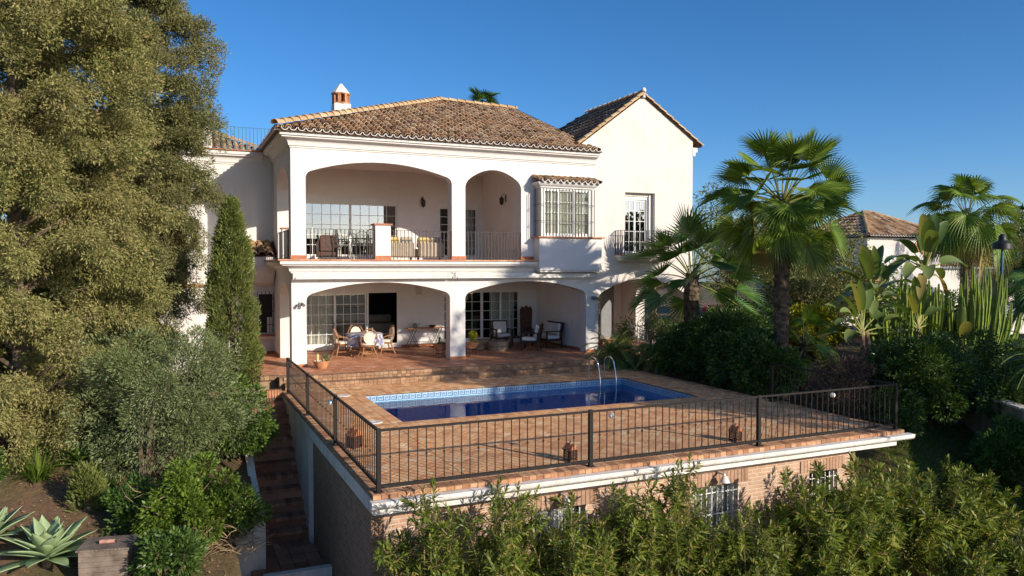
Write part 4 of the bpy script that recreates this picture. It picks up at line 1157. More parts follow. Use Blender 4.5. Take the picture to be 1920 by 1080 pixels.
mb = MB(); mb.box(31.0, 33.2, 8.95, 8.99, -.4, 1.0); mb.box(36.2, 36.9, 10.45, 10.49, 1.4, 3.2); mb.build('window', M['roomdark'], NH)
mb = MB(); mb.box(27.3, 38.2, 6.0, 8.6, .552, .66); mb.build('flat_roof', M['terra'], NH)

CP = empty('carport', (32, -1.5, -1), 'long low carport with white flat roof at the right edge', 'carport')
mb = MB(); mb.box(27.8, 44.0, -2.6, 3.5, .78, .98); mb.build('flat_roof', M['stone'], CP)
mb = MB(); mb.box(28.0, 44.0, -2.4, -2.2, .12, .775); mb.build('fascia', M['cream'], CP)
mb = MB(); mb.box(27.9, 28.3, -2.3, -1.9, -.8, .12); mb.box(28.0, 44, 3.2, 3.4, -.8, .775); mb.build('column', M['stone'], CP)
mf = empty('mesh_fence', (24, -4, -.8), 'dark green mesh fence on a low kerb before the carport', 'fence')
mb = MB(); mb.box(22.6, 36.0, -4.02, -3.99, -.68, .30); mb.build('mesh_panel', M['meshfence'], mf)
mb = MB()
mb.box(22.5, 36.0, -4.15, -3.86, -.9, -.68); mb.build('kerb', M['stone'], mf)
for i in range(5):
    mb = MB(); mb.box(22.6+i*2.6, 22.66+i*2.6, -4.07, -4.025, -.68, .38); mb.build('post', M['grey'], mf)
# paved drive on the upper level and its retaining wall
mb = MB(); mb.add([(17.75, -8.0, -.72), (16.0, -11.2, -.72), (15.0, -15, -.72), (50, -15, -.72), (50, -4.2, -.72), (19.0, -4.2, -.72)], [(0, 1, 2, 3, 4, 5)])
o = mb.build('drive', M['asphalt']); tag(o, 'grey paved drive beyond the retaining wall', 'drive', kind='structure')
mb = MB()
for (a, b_) in (((19.0, -4.2), (17.75, -8.0)), ((17.75, -8.0), (16.0, -11.2)), ((16.0, -11.2), (15.0, -15.0))):
    A_ = Vector((*a, 0)); B_ = Vector((*b_, 0)); c = (A_+B_)/2; d_ = (B_-A_).normalized(); nr = Vector((-d_.y, d_.x, 0))
    mb.obox((c.x, c.y, -2.0), d_*(B_-A_).length/2, nr*.12, Vector((0, 0, 1.45)))
m_ = stucco('ochre_render', (0.50, 0.36, 0.20), (0.16, 0.12, 0.08), .8)
o = mb.build('retaining_wall', m_); tag(o, 'stained ochre retaining wall below the drive at the right', 'wall')
mb = MB()
for (a, b_) in (((19.0, -4.2), (17.75, -8.0)), ((17.75, -8.0), (16.0, -11.2)), ((16.0, -11.2), (15.0, -15.0))):
    A_ = Vector((*a, 0)); B_ = Vector((*b_, 0)); c = (A_+B_)/2; d_ = (B_-A_).normalized(); nr = Vector((-d_.y, d_.x, 0))
    mb.obox((c.x, c.y, -.52), d_*(B_-A_).length/2, nr*.16, Vector((0, 0, .03)))
co = mb.build('coping', M['oldwhite'], o)
SL = empty('street_lamp', (24.6, -4.9, -.72), 'tall dark street lamp with a broad hood before the carport', 'street lamp')
mb = MB(); mb.tube([(24.6, -4.9, -.72), (24.6, -4.9, 3.6)], [.06, .04], 10); mb.build('pole', M['blueiron'], SL, smooth=True)
mb = MB(); mb.lathe((24.6, -4.9, 3.6), [(.05,0),(.32,.03),(.30,.22),(.14,.34),(.12,.5),(.05,.58)], 14); mb.build('lamp_head', M['blackiron'], SL, smooth=True)
mb = MB(); mb.box(24.3, 24.9, -5.05, -4.75, 1.35, 1.7); 
# white parasol-like canopy tops and small garden wall behind the dark shrubs
mb = MB(); mb.lathe((16.2, -1.2, 0), [(.03, -.3), (.03, .95)], 8); mb.lathe((16.2, -1.2, .62), [(.62,0),(.60,.02),(.02,.36)], 8)
o = mb.build('garden_parasol', M['stone']); tag(o, 'small white pointed parasol behind the dark shrubs', 'parasol')
# ================================================================== VEGETATION
M['cyp'] = foliage('cypress_leaf', [(0,(0.085,0.105,0.028)),(0.4,(0.185,0.20,0.058)),(0.8,(0.30,0.28,0.095)),(1,(0.40,0.32,0.14))], 0.08, 0.65, 0.5, (0.27,0.225,0.09), 0.5)
M['cyp2'] = foliage('dark_cypress_leaf', [(0,(0.075,0.092,0.030)),(0.5,(0.155,0.17,0.058)),(1,(0.28,0.25,0.10))], 0.08, 0.65, 0.6, (0.20,0.175,0.068), 0.5)
M['slimcyp'] = foliage('slim_cypress_leaf', [(0,(0.070,0.095,0.022)),(0.6,(0.140,0.171,0.039)),(1,(0.224,0.238,0.070))], 0.15, 0.6)
M['olive'] = foliage('olive_leaf', [(0,(0.07,0.10,0.038)),(0.5,(0.14,0.175,0.07)),(0.85,(0.23,0.26,0.12)),(1,(0.34,0.36,0.19))], 0.12, 0.55, 0.8, (0.13,0.17,0.045), 0.6)
M['bright'] = foliage('bright_leaf', [(0,(0.05,0.10,0.012)),(0.5,(0.11,0.18,0.022)),(1,(0.20,0.28,0.04))], 0.25, 0.45, 1.2, (0.08,0.12,0.02), 0.5)
M['mid'] = foliage('mid_green_leaf', [(0,(0.049,0.105,0.017)),(0.5,(0.098,0.175,0.028)),(1,(0.182,0.266,0.049))], 0.25, 0.4)
M['dark'] = foliage('dark_leaf', [(0,(0.035,0.075,0.018)),(0.6,(0.07,0.13,0.028)),(1,(0.15,0.22,0.05))], 0.22, 0.35)
M['oleander'] = foliage('oleander_leaf', [(0,(0.06,0.105,0.016)),(0.4,(0.145,0.20,0.032)),(0.78,(0.25,0.295,0.05)),(0.93,(0.37,0.37,0.08)),(1,(0.45,0.30,0.10))], 0.28, 0.4, 1.1, (0.09,0.12,0.026), 0.45)
M['palm'] = foliage('palm_leaf', [(0,(0.07,0.135,0.014)),(0.6,(0.14,0.23,0.026)),(1,(0.27,0.34,0.05))], 0.3, 0.42, spec=0.35)
M['palm2'] = foliage('dark_palm_leaf', [(0,(0.045,0.112,0.021)),(0.6,(0.083,0.173,0.033)),(1,(0.150,0.255,0.060))], 0.22, 0.32, spec=0.5)
M['palmold'] = foliage('old_palm_leaf', [(0,(0.22,0.20,0.05)),(0.6,(0.32,0.26,0.09)),(1,(0.38,0.28,0.13))], 0.25, 0.6)
M['petiole'] = plain('palm_stalk', (0.24, 0.26, 0.06), 0.5, var=0.15)
M['strel'] = foliage('banana_leaf', [(0,(0.081,0.135,0.034)),(0.5,(0.149,0.216,0.061)),(0.9,(0.230,0.284,0.095)),(1,(0.432,0.324,0.108))], 0.25, 0.32, spec=0.5)
M['euph'] = plain('cactus_skin', (0.17, 0.24, 0.03), 0.5, var=0.25, scale=3)
M['yellowleaf'] = foliage('yellow_green_leaf', [(0,(0.165,0.198,0.017)),(0.5,(0.297,0.308,0.022)),(1,(0.462,0.418,0.044))], 0.35, 0.5)
M['rust'] = foliage('rusty_leaf', [(0,(0.088,0.056,0.035)),(0.5,(0.160,0.088,0.072)),(1,(0.272,0.144,0.096))], 0.15, 0.6)
M['magenta'] = foliage('magenta_bract', [(0,(0.22,0.02,0.05)),(1,(0.42,0.05,0.12))], 0.3, 0.6)
M['backtree'] = foliage('background_leaf', [(0,(0.084,0.105,0.028)),(0.5,(0.154,0.168,0.056)),(1,(0.280,0.266,0.112))], 0.2, 0.6)
M['twig'] = plain('dry_twigs', (0.34, 0.24, 0.14), 0.9, var=0.3)
M['grassm'] = foliage('lawn_grass', [(0,(0.072,0.130,0.018)),(0.6,(0.130,0.195,0.026)),(1,(0.260,0.260,0.065))], 0.3, 0.5)

def gz(x, y): return float(ground_z(x, y))

def clump_cloud(C, rc, per, L, W, outc, squash=0.75, jit=0.5, grav=-0.1, shell=0.55, outw=0.8):
    """leaves around clump centres C (n,3) with radii rc"""
    n = len(C)
    C2 = np.repeat(C, per, axis=0); r2 = np.repeat(np.broadcast_to(rc, (n,)), per)[:, None]
    d = rand_dirs(n*per); rad = rng.uniform(shell, 1.0, size=(n*per, 1))
    P = C2 + d*rad*r2*np.array([1, 1, squash])
    out = unit(C2 - outc)
    D = unit(d*outw + out*0.45 + rng.normal(size=d.shape)*jit*0.5 + np.array([0, 0, grav]))
    Nn = unit(rng.normal(size=d.shape) + d*0.9 + np.array([0, 0, .4]))
    return leaves(P, D, Nn, rng.uniform(.7, 1.3, n*per)*L, rng.uniform(.7, 1.2, n*per)*W)

def tree_stems(mb, base, tips, r0=.12, r1=.02, sag=.15, n=5):
    base = Vector(base)
    for t in tips:
        t = Vector(t); pts = []
        mid = (base+t)/2 + Vector((random.uniform(-sag, sag), random.uniform(-sag, sag), random.uniform(0, sag)))
        for i in range(5):
            q = i/4; pts.append(base*(1-q)**2 + mid*2*q*(1-q) + t*q*q)
        mb.tube(pts, [r0*(1-q/4)+r1*q/4 for q in range(5)], n)

def bush(name, c, rad, ncl, rc, per, L, W, mat, label, cat='shrub', group=None, trunk=None, bias=.35, squash=.85, zmin=None, twigs=0, outw=.8, lump=0.16, bark='bark', jit=.5):
    """crown of leaf clumps round c, parts foliage and stems"""
    c = np.array(c, float); rad = np.array(rad, float)
    gb = gz(c[0], c[1]) if zmin is None else zmin
    root = empty(name, (c[0], c[1], gb), label, cat, group)
    d = rand_dirs(ncl); r = rng.uniform(0, 1, size=(ncl, 1))**bias
    ph = rng.uniform(0, 6, 3)
    lumpf = 1 + lump*np.sin(d[:, :1]*5+ph[0])*np.sin(d[:, 1:2]*5+ph[1]) + lump*.7*np.sin(d[:, 2:]*7+ph[2])
    C = c + d*r*rad*lumpf
    C = C[C[:, 2] > gb+.05]
    V, F = clump_cloud(C, rc*rng.uniform(.7, 1.25, len(C)), per, L, W, c, squash, outw=outw, jit=jit)
    np_mesh('foliage', V, F, M[mat], root)
    mb = MB(); b0 = (c[0], c[1], gb-.1) if trunk is None else trunk
    tips = C[rng.choice(len(C), min(len(C), 12), replace=False)]
    tree_stems(mb, b0, [tuple(t) for t in tips], r0=.05 if rad[0] < 1.4 else .09, r1=.012)
    mb.build('stem', M[bark], root, smooth=True)
    if twigs:
        mb = MB()
        for i in range(twigs):
            t = C[rng.integers(len(C))] + rng.normal(size=3)*.15; e_ = t + unit(rng.normal(size=3)+np.array([0,0,-.2]))*rng.uniform(.25, .5)
            mb.tube([tuple(t), tuple((t+e_)/2+rng.normal(size=3)*.03), tuple(e_)], [.007, .006, .003], 3, caps=False)
        mb.build('twigs', M['twig'], root)
    return root

def big_cypress(name, base, prof, label, nl=150, per=230, mat='cyp', rcs=(.13, .31), L=.075, W=.026, group='tall spreading cypresses on the left'):
    """limbs that end in drooping plumes of scaly sprays, with gaps between the plumes"""
    bx, by = base; g0 = gz(bx, by)
    root = empty(name, (bx, by, g0), label, 'tree', group)
    zs = [p[0] for p in prof]; rs = [p[1] for p in prof]
    h = np.linspace(zs[0], zs[-1], nl)+rng.normal(size=nl)*.25; az = np.arange(nl)*2.39996+rng.normal(size=nl)*.35
    ln = np.interp(h, zs, rs)*rng.uniform(.74, 1.13, nl)
    C = []; RC = []; mbs = MB()
    for i in range(nl):
        dv = np.array([math.cos(az[i]), math.sin(az[i]), 0]); sv = np.array([-dv[1], dv[0], 0])
        tip = np.array([bx, by, h[i]]) + dv*ln[i]; st = np.array([bx, by, max(g0+.3, h[i]-.30*ln[i])]); ctrl = (st+tip)/2 + np.array([0, 0, .34*ln[i]])
        big = rng.uniform(.75, 1.25)
        for t in np.concatenate([np.linspace(.25, .6, 4), np.linspace(.66, 1.0, 7)]):
            p = st*(1-t)**2 + ctrl*2*t*(1-t) + tip*t*t
            wdt = .42*big*math.sin(PI*min(1, .15+.75*t))
            for k_ in range(2 if t < .62 else 3):
                o_ = rng.normal(size=3)
                C.append(p + sv*o_[0]*wdt*.5 + dv*o_[1]*.13 + np.array([0, 0, -abs(o_[2])*.26*t*big])); RC.append(rng.uniform(*rcs)*big**.5)
        if i % 2 == 0: mbs.tube([tuple(st), tuple(st*.36+ctrl*.48+tip*.16), tuple(st*.04+ctrl*.32+tip*.64)], [.05, .035, .012], 5, caps=False)
    C = np.array(C); RC = np.array(RC); keep = C[:, 2] > ground_z(C[:, 0], C[:, 1])+.12
    C = C[keep]; RC = RC[keep]
    V, F = clump_cloud(C, RC, per, L, W, np.array([bx, by, C[:, 2].mean()]), .95, jit=.8, grav=-.15, shell=.45)
    np_mesh('crown', V, F, M[mat], root)
    mbs.build('limbs', M['bark'], root, smooth=True)
    mb = MB(); mb.tube([(bx, by, g0-.2), (bx+.06, by, g0+2), (bx-.05, by+.05, g0+5), (bx, by, zs[-1]-.5)], [.20, .15, .10, .02], 10)
    mb.build('trunk', M['bark'], root, smooth=True)
    return root
big_cypress('cypress_tree', (-6.35, -3.3), [(-1.0,1.7),(.2,2.4),(2,2.7),(5,2.95),(8,2.7),(11,1.9),(13.5,.5)], 'big olive green spreading cypress nearest the left edge', nl=190, per=125)
big_cypress('cypress_tree', (-4.65, 1.3), [(.1,1.2),(1.2,2.0),(3,2.4),(4.6,2.95),(6.5,2.75),(8.8,2.85),(10.8,2.2),(13,.6)], 'darker spreading cypress behind, next to the villa wing', nl=220, per=110, mat='cyp2')
big_cypress('cypress_tree', (-8.6, 2.5), [(0,1.6),(2,2.5),(6,2.8),(10,2.2),(13,.8)], 'spreading cypress at the far left behind the nearest one', nl=120, per=60, L=.11, W=.045)
# thin bare trunk on the lawn
mb = MB(); mb.tube([(-6.35, 1.9, -.5), (-6.2, 1.9, .4), (-6.1, 2.0, 1.4)], [.11, .09, .08], 8)

# slim cypress
def column_tree(name, x, y, H, r, label, mat, n=170, per=170, z0=None, shape=(.35, 1.0, .85, .12)):
    g0 = gz(x, y) if z0 is None else z0
    root = empty(name, (x, y, g0), label, 'tree')
    t = rng.uniform(0.03, 1, n); rr = r*np.interp(t, [0, .25, .7, 1], shape)
    a = rng.uniform(0, 2*PI, n); q = rng.uniform(.35, 1, n)**.5
    C = np.stack([x+rr*q*np.cos(a), y+rr*q*np.sin(a), g0+t*H], -1)
    n_ = n*per; C2 = np.repeat(C, per, axis=0); d = rand_dirs(n_)
    P = C2 + d*rng.uniform(.4, 1, (n_, 1))*np.array([.16, .16, .34])
    out = unit((C2-np.array([x, y, 0]))*np.array([1, 1, 0]))
    D = unit(out*.45 + d*.45 + np.array([0, 0, .75])); Nn = rand_dirs(n_)
    V, F = leaves(P, D, Nn, rng.uniform(.06, .11, n_), rng.uniform(.022, .035, n_))
    np_mesh('crown', V, F, M[mat], root)
    mb = MB(); mb.tube([(x, y, g0-.1), (x, y, g0+H*.8)], [.09, .02], 8); mb.build('trunk', M['bark'], root, smooth=True)
    return root
column_tree('slim_cypress', -1.78, -1.95, 4.95, .68, 'slim columnar cypress beside the left corner of the villa', 'slimcyp', n=240, per=190, shape=(.75, 1.0, .72, .10))

# grey-green olive shrub with bare lower trunk
olv = bush('olive_tree', (-3.35, -5.45, .05), (1.62, 1.5, 1.5), 150, .42, 420, .075, .022, 'olive', 'rounded grey green olive above the garden bed, left of the stairs', 'tree', trunk=(-3.75, -5.95, -1.6), bias=.28, outw=.9, lump=.12)
mb = MB(); mb.tube([(-3.75, -6.0, -1.7), (-3.72, -5.95, -1.2), (-3.66, -5.9, -.8)], [.12, .10, .07], 8); mb.tube([(-3.66, -5.9, -1.7), (-3.5, -5.9, -1.2), (-3.35, -5.8, -.8)], [.09, .07, .05], 8)
mb.build('trunk', M['tanbark'], olv, smooth=True)
bush('round_shrub', (-1.85, -5.2, -.55), (.62, 1.0, .85), 34, .26, 240, .085, .045, 'mid', 'glossy green shrub squeezed between the olive and the stairs', twigs=10)
bush('round_shrub', (-2.85, -8.15, -1.5), (1.1, .95, .78), 80, .26, 330, .075, .042, 'bright', 'bright green bush with dry twigs beside the wooden garden bin', twigs=60)
tw = empty('dry_plant', (-2.4, -8.9, -2.0), 'heap of dry straw coloured stalks under the bright green bush', 'plant')
mb = MB()
for i in range(260):
    a = random.uniform(0, 2*PI); b0 = Vector((-2.45+random.uniform(-.55, .55), -8.75+random.uniform(-.4, .4), -1.95+random.uniform(-.2, .35)))
    d_ = Vector((math.cos(a), math.sin(a), random.uniform(-.5, .7))).normalized()*random.uniform(.2, .5)
    mb.tube([b0, b0+d_*.5+Vector((0, 0, .04)), b0+d_], [.007, .006, .003], 3, caps=False)
mb.build('stalks', M['twig'], tw)

# strap leaves / rosettes
def blade(V, F, base, d, up, L, W, droop, n=6, fold=.2, prof=None, tip=0.02):
    """curved blade appended to V, F"""
    base = Vector(base); d = Vector(d).normalized(); s = d.cross(Vector(up)); 
    if s.length < 1e-4: s = d.orthogonal()
    s.normalize(); b0 = len(V); p = base.copy(); dd = d.copy()
    for i in range(n+1):
        t = i/n; w_ = W*(prof(t) if prof else max(tip, math.sin(PI*min(1, t*.8+.2))))
        nn = s.cross(dd).normalized()
        V.append(tuple(p + s*w_/2 + nn*fold*w_)); V.append(tuple(p)); V.append(tuple(p - s*w_/2 + nn*fold*w_))
        p = p + dd*L/n; dd = (dd + Vector((0, 0, -droop/n))).normalized()
    for i in range(n):
        a = b0+3*i; F.append((a, a+1, a+4, a+3)); F.append((a+1, a+2, a+5, a+4))
def agave(name, x, y, r, nleaf, label, mat='greygreen', z=None, wid=.24, group='pale green agaves in the garden bed', tilt=(0, 0)):
    g0 = gz(x, y) if z is None else z; root = empty(name, (x, y, g0), label, 'agave', group)
    V, F = [], []
    pf = lambda t: (.42+.9*math.sin(PI*min(1, t*.9)**.9))*(1 if t < .62 else max(.02, 1-((t-.62)/.38)**1.5))*.78
    for i in range(nleaf):
        a = i*2.39996+random.uniform(-.15, .15); q = i/nleaf
        el = R(66)*(1-q)+R(2)*q
        d_ = Vector((math.cos(a)*math.cos(el)+tilt[0], math.sin(a)*math.cos(el)+tilt[1], math.sin(el)+.08))
        blade(V, F, (x+math.cos(a)*.03, y+math.sin(a)*.03, g0+.10*r+.10*(1-q)), d_, (0, 0, 1), r*random.uniform(.88, 1.08)*(.72+.33*q), wid*r*random.uniform(.9, 1.1)*1.15, .28*q+.05, 8, .16, pf)
    o_ = np_mesh('rosette', V, F, M[mat], root, smooth=True)
    sm = o_.modifiers.new('s', 'SOLIDIFY'); sm.thickness = .012
    mb = MB(); mb.tube([(x, y, g0-.1), (x, y, g0+.14*r)], [.07, .09], 8); mb.build('stem', M['bark'], root)
    return root
agave('agave', -5.15, -8.6, .86, 36, 'largest pale agave rosette at the lower left corner', tilt=(.0, -.12))
agave('agave', -6.1, -7.75, .75, 24, 'agave cut by the left edge beside the largest rosette')
agave('agave', -5.0, -5.2, .5, 18, 'small agave behind the large rosette, left of its neighbour', mat='bright')
agave('agave', -4.35, -5.4, .48, 18, 'small agave nearest the olive trunk', mat='bright')
def strap_clump(name, x, y, r, n, label, mat='bright', w=.03, group='strap leaved plants in the left bed', z=None, cat='plant'):
    g0 = gz(x, y) if z is None else z; root = empty(name, (x, y, g0), label, cat, group); V, F = [], []
    for i in range(n):
        a = random.uniform(0, 2*PI); el = random.uniform(R(35), R(85)); q = random.uniform(0, r*.35)
        blade(V, F, (x+q*math.cos(a), y+q*math.sin(a), g0), (math.cos(a)*math.cos(el), math.sin(a)*math.cos(el), math.sin(el)), (0, 0, 1), r*random.uniform(.7, 1.3), w*random.uniform(.7, 1.2), random.uniform(.9, 2.0), 5, .1, lambda t: max(.04, 1-t**2))
    np_mesh('leaves', V, F, M[mat], root); return root
for i, (x, y, r, lb) in enumerate([(-5.7,-5.4,.6,'variegated strap leaved clump behind the left agave'),(-5.3,-4.6,.55,'strap leaved clump under the big cypress'),(-4.75,-4.5,.5,'strap leaved clump behind the small agaves'),(-4.45,-6.3,.5,'strap leaved clump between the large agave and the olive'),(-3.95,-6.8,.5,'strap leaved clump in front of the olive trunk'),(-5.9,-4.4,.45,'strap leaved clump farthest left near the bare soil')]):
    strap_clump('strap_plant', x, y, r, 150, lb)
column_tree('bottlebrush_shrub', -4.72, -6.75, .85, .22, 'little upright feathery shrub behind the large agave', 'slimcyp', n=26, per=170, shape=(.8, 1, .9, .5))
for x, y, r_, lb in ((-5.4, -1.6, .8, 'low dark shrub in the shade under the left cypress'), (-4.2, -3.0, .7, 'low dark shrub in the shade behind the olive trunk'), (-6.9, -5.2, .5, 'low dark shrub at the left edge above the bare soil'), (-3.3, -9.7, .55, 'low dark shrub at the bottom edge right of the wooden chest'), (-5.6, -3.6, .7, 'low dark shrub among the strap leaves under the nearest cypress'), (-4.4, -4.9, .5, 'low dark shrub below the left side of the olive'), (-3.9, -7.6, .45, 'low dark shrub between the little feathery shrub and the bright bush')):
    bush('low_shrub', (x, y, gz(x, y)+.3), (r_, r_, .45), 26, .24, 200, .08, .04, 'dark', lb)

# ------------------------------------------------------------------ oleanders in front of the brick wall
def oleander(x, y, H, r, ns, label, lean=0.0, L=.155, W=.03, mat='oleander'):
    g0 = gz(x, y); root = empty('oleander', (x, y, g0), label, 'oleander', 'oleander shrubs along the brick wall')
    P, D, Nn, LL, WW = [], [], [], [], []; mb = MB()
    for i in range(ns):
        a = random.uniform(0, 2*PI); q = r*math.sqrt(random.uniform(.0, 1)); hh = H*(1-.26*(q/r)**2)*random.uniform(.62, 1.05)
        tip = np.array([x+q*math.cos(a)+lean, y+q*math.sin(a)*.8, g0+hh]); b0 = np.array([x+.12*math.cos(a), y+.12*math.sin(a), g0])
        ctrl = (b0+tip)/2 + np.array([0, 0, .15*H]) - .15*np.array([math.cos(a), math.sin(a), 0])*q
        pts = [b0*(1-t)**2+ctrl*2*t*(1-t)+tip*t*t for t in np.linspace(0, 1, 7)]
        mb.tube([tuple(p) for p in pts], [.016, .014, .012, .010, .008, .006, .004], 4, caps=False)
        # side shoots
        shoots = [(pts[-1], unit(pts[-1]-pts[-2]), .62)]
        for k_ in range(5):
            t = random.uniform(.45, .95); p = b0*(1-t)**2+ctrl*2*t*(1-t)+tip*t*t; dd = unit(rng.normal(size=3)*np.array([1, 1, .3])+np.array([0, 0, 1.0])); shoots.append((p+dd*.28, dd, .34))
            mb.tube([tuple(p), tuple(p+dd*.28)], [.007, .004], 3, caps=False)
        for (tp, ax, ln) in shoots:
            nw = int(ln/.045)
            for k_ in range(nw):
                c_ = tp - ax*(k_*.045); a0 = random.uniform(0, 6.28); open_ = .32+.95*min(1, k_/5)
                e1 = unit(np.cross(ax, [.3, .2, 1.0])); e2 = np.cross(ax, e1)
                for m_ in range(3):
                    aa = a0+m_*2.094+random.uniform(-.3, .3); rd = e1*math.cos(aa)+e2*math.sin(aa)
                    dd = ax*math.cos(open_)+rd*math.sin(open_)+np.array([0, 0, -.12*min(1, k_/6)])
                    P.append(c_); D.append(dd); Nn.append(ax+rd*-.2); s_ = random.uniform(.7, 1.15)*(.6+.4*min(1, (k_+1)/3)); LL.append(L*s_); WW.append(W*random.uniform(.8, 1.15))
    P = np.array(P); D = unit(np.array(D)); Nn = np.array(Nn); LL = np.array(LL)[:, None]; WW = np.array(WW)[:, None]
    S_ = unit(np.cross(D, Nn)); N2 = np.cross(S_, D)
    Vv = np.empty((len(P), 8, 3), np.float32); sag = np.array([0, 0, -1.0])
    Vv[:, 0] = P; Vv[:, 1] = P+D*LL*.35+S_*WW*.5; Vv[:, 2] = P+D*LL*.38-N2*WW*.15; Vv[:, 3] = P+D*LL*.35-S_*WW*.5
    Vv[:, 4] = P+D*LL*.7+S_*WW*.36+sag*LL*.04; Vv[:, 5] = P+D*LL*.7-N2*WW*.1+sag*LL*.05; Vv[:, 6] = P+D*LL*.7-S_*WW*.36+sag*LL*.04; Vv[:, 7] = P+D*LL+sag*LL*.13
    b_ = (np.arange(len(P))*8)[:, None]
    Fq = np.concatenate([b_+np.array([[0, 1, 2, 3]]), b_+np.array([[1, 4, 5, 2]]), b_+np.array([[2, 5, 6, 3]]), b_+np.array([[4, 7, 6, 5]])])
    np_mesh('foliage', Vv.reshape(-1, 3), Fq, M[mat], root)
    mb.build('stem', M['twig'], root)
    return root
for a in [(.05,-12.95,3.4,.85,48,'oleander at the lower left corner of the brick wall'),(1.15,-13.0,3.6,.85,50,'oleander just left of the first barred window'),
          (2.15,-13.2,3.3,.8,46,'oleander in front of the left side of the first barred window'),(3.25,-13.0,3.4,.85,48,'oleander in front of the right side of the first barred window'),
          (4.35,-13.0,3.4,.85,48,'oleander between the first and second barred windows'),(5.3,-13.5,2.9,.8,40,'low oleander in front of the second barred window'),
          (1.6,-14.5,1.9,1.0,30,'short oleander nearest the camera below the first window'),(3.6,-14.6,1.95,1.0,30,'short oleander nearest the camera below the wall middle'),
          (.2,-14.4,2.0,.9,26,'short oleander nearest the camera at the wall corner'),(5.3,-14.6,2.0,1.0,30,'short oleander at the foot of the broad spreading ones')]:
    oleander(*a)
for a in [(6.9,-13.4,3.1,1.2,62,'broad spreading oleander right of the second barred window'),(8.3,-13.3,3.05,1.2,62,'broad spreading oleander in front of the third barred window'),
          (9.7,-13.4,2.9,1.15,56,'broad oleander just beyond the corner of the brick wall'),(11.0,-13.2,2.45,1.1,50,'broad oleander reaching right over the dark lawn'),
          (8.4,-14.9,2.2,1.2,46,'low broad oleander at the bottom right of the picture'),(6.6,-15.0,2.0,1.1,36,'low oleander at the bottom edge below the second window'),
          (10.6,-14.6,1.8,1.0,40,'lowest oleander at the bottom right corner')]:
    oleander(*a, L=.19, W=.036)

# ------------------------------------------------------------------ palms
def fan_leaf(V, F, VP, base, d, plen, Rl, nseg=28, span=R(230), droop=.6, pw=.03, pitch=(.1, .8), roll=.5):
    """costapalmate fan leaf: blades joined to 60 percent, free drooping tips"""
    base = Vector(base); d = Vector(d).normalized()
    pts = [base]; dd = d.copy(); n_ = 5
    for i in range(n_):
        pts.append(pts[-1]+dd*plen/n_); dd = (dd+Vector((0, 0, -.09))).normalized()
    VP.append((pts, pw)); hub = pts[-1]
    side = dd.cross(Vector((0, 0, 1)))
    if side.length < .15: side = Vector((math.cos(base.x*9), math.sin(base.y*9), 0))
    side.normalize(); nrm = side.cross(dd).normalized()
    p_ = random.uniform(*pitch); ax = (dd*math.cos(p_) - nrm*math.sin(p_)).normalized(); nrm = side.cross(ax).normalized()
    r_ = random.uniform(-roll, roll); side, nrm = side*math.cos(r_)+nrm*math.sin(r_), nrm*math.cos(r_)-side*math.sin(r_)
    hw = span/nseg/2
    for i in range(nseg):
        t = -span/2 + span*(i+.5)/nseg
        Ls = Rl*(1-.25*(abs(t)/(span/2))**2)*random.uniform(.93, 1.05)
        def ray_(tt, up): return (ax*math.cos(tt) + side*math.sin(tt) + nrm*(.30*abs(math.sin(tt))+up)).normalized()
        c0 = ray_(t, .05); e0 = ray_(t-hw, -.02); e1 = ray_(t+hw, -.02)
        b0 = len(V); P0 = hub
        cuts = (.05, .3, .5, .76, 1.0); wf = (1, 1, .95, .42, .04)
        off = Vector((0, 0, 0)); pr = 0
        for k_, c_ in enumerate(cuts):
            dz = -droop*Ls*(max(0, c_-.35)**2)*.75
            cc = P0 + c0*Ls*c_ + Vector((0, 0, dz)); 
            a_ = (e0-c0)*Ls*min(c_, .62)*wf[k_]; b_ = (e1-c0)*Ls*min(c_, .62)*wf[k_]
            V.append(tuple(cc+a_)); V.append(tuple(cc)); V.append(tuple(cc+b_))
        for k_ in range(len(cuts)-1):
            a = b0+3*k_; F.append((a, a+1, a+4, a+3)); F.append((a+1, a+2, a+5, a+4))
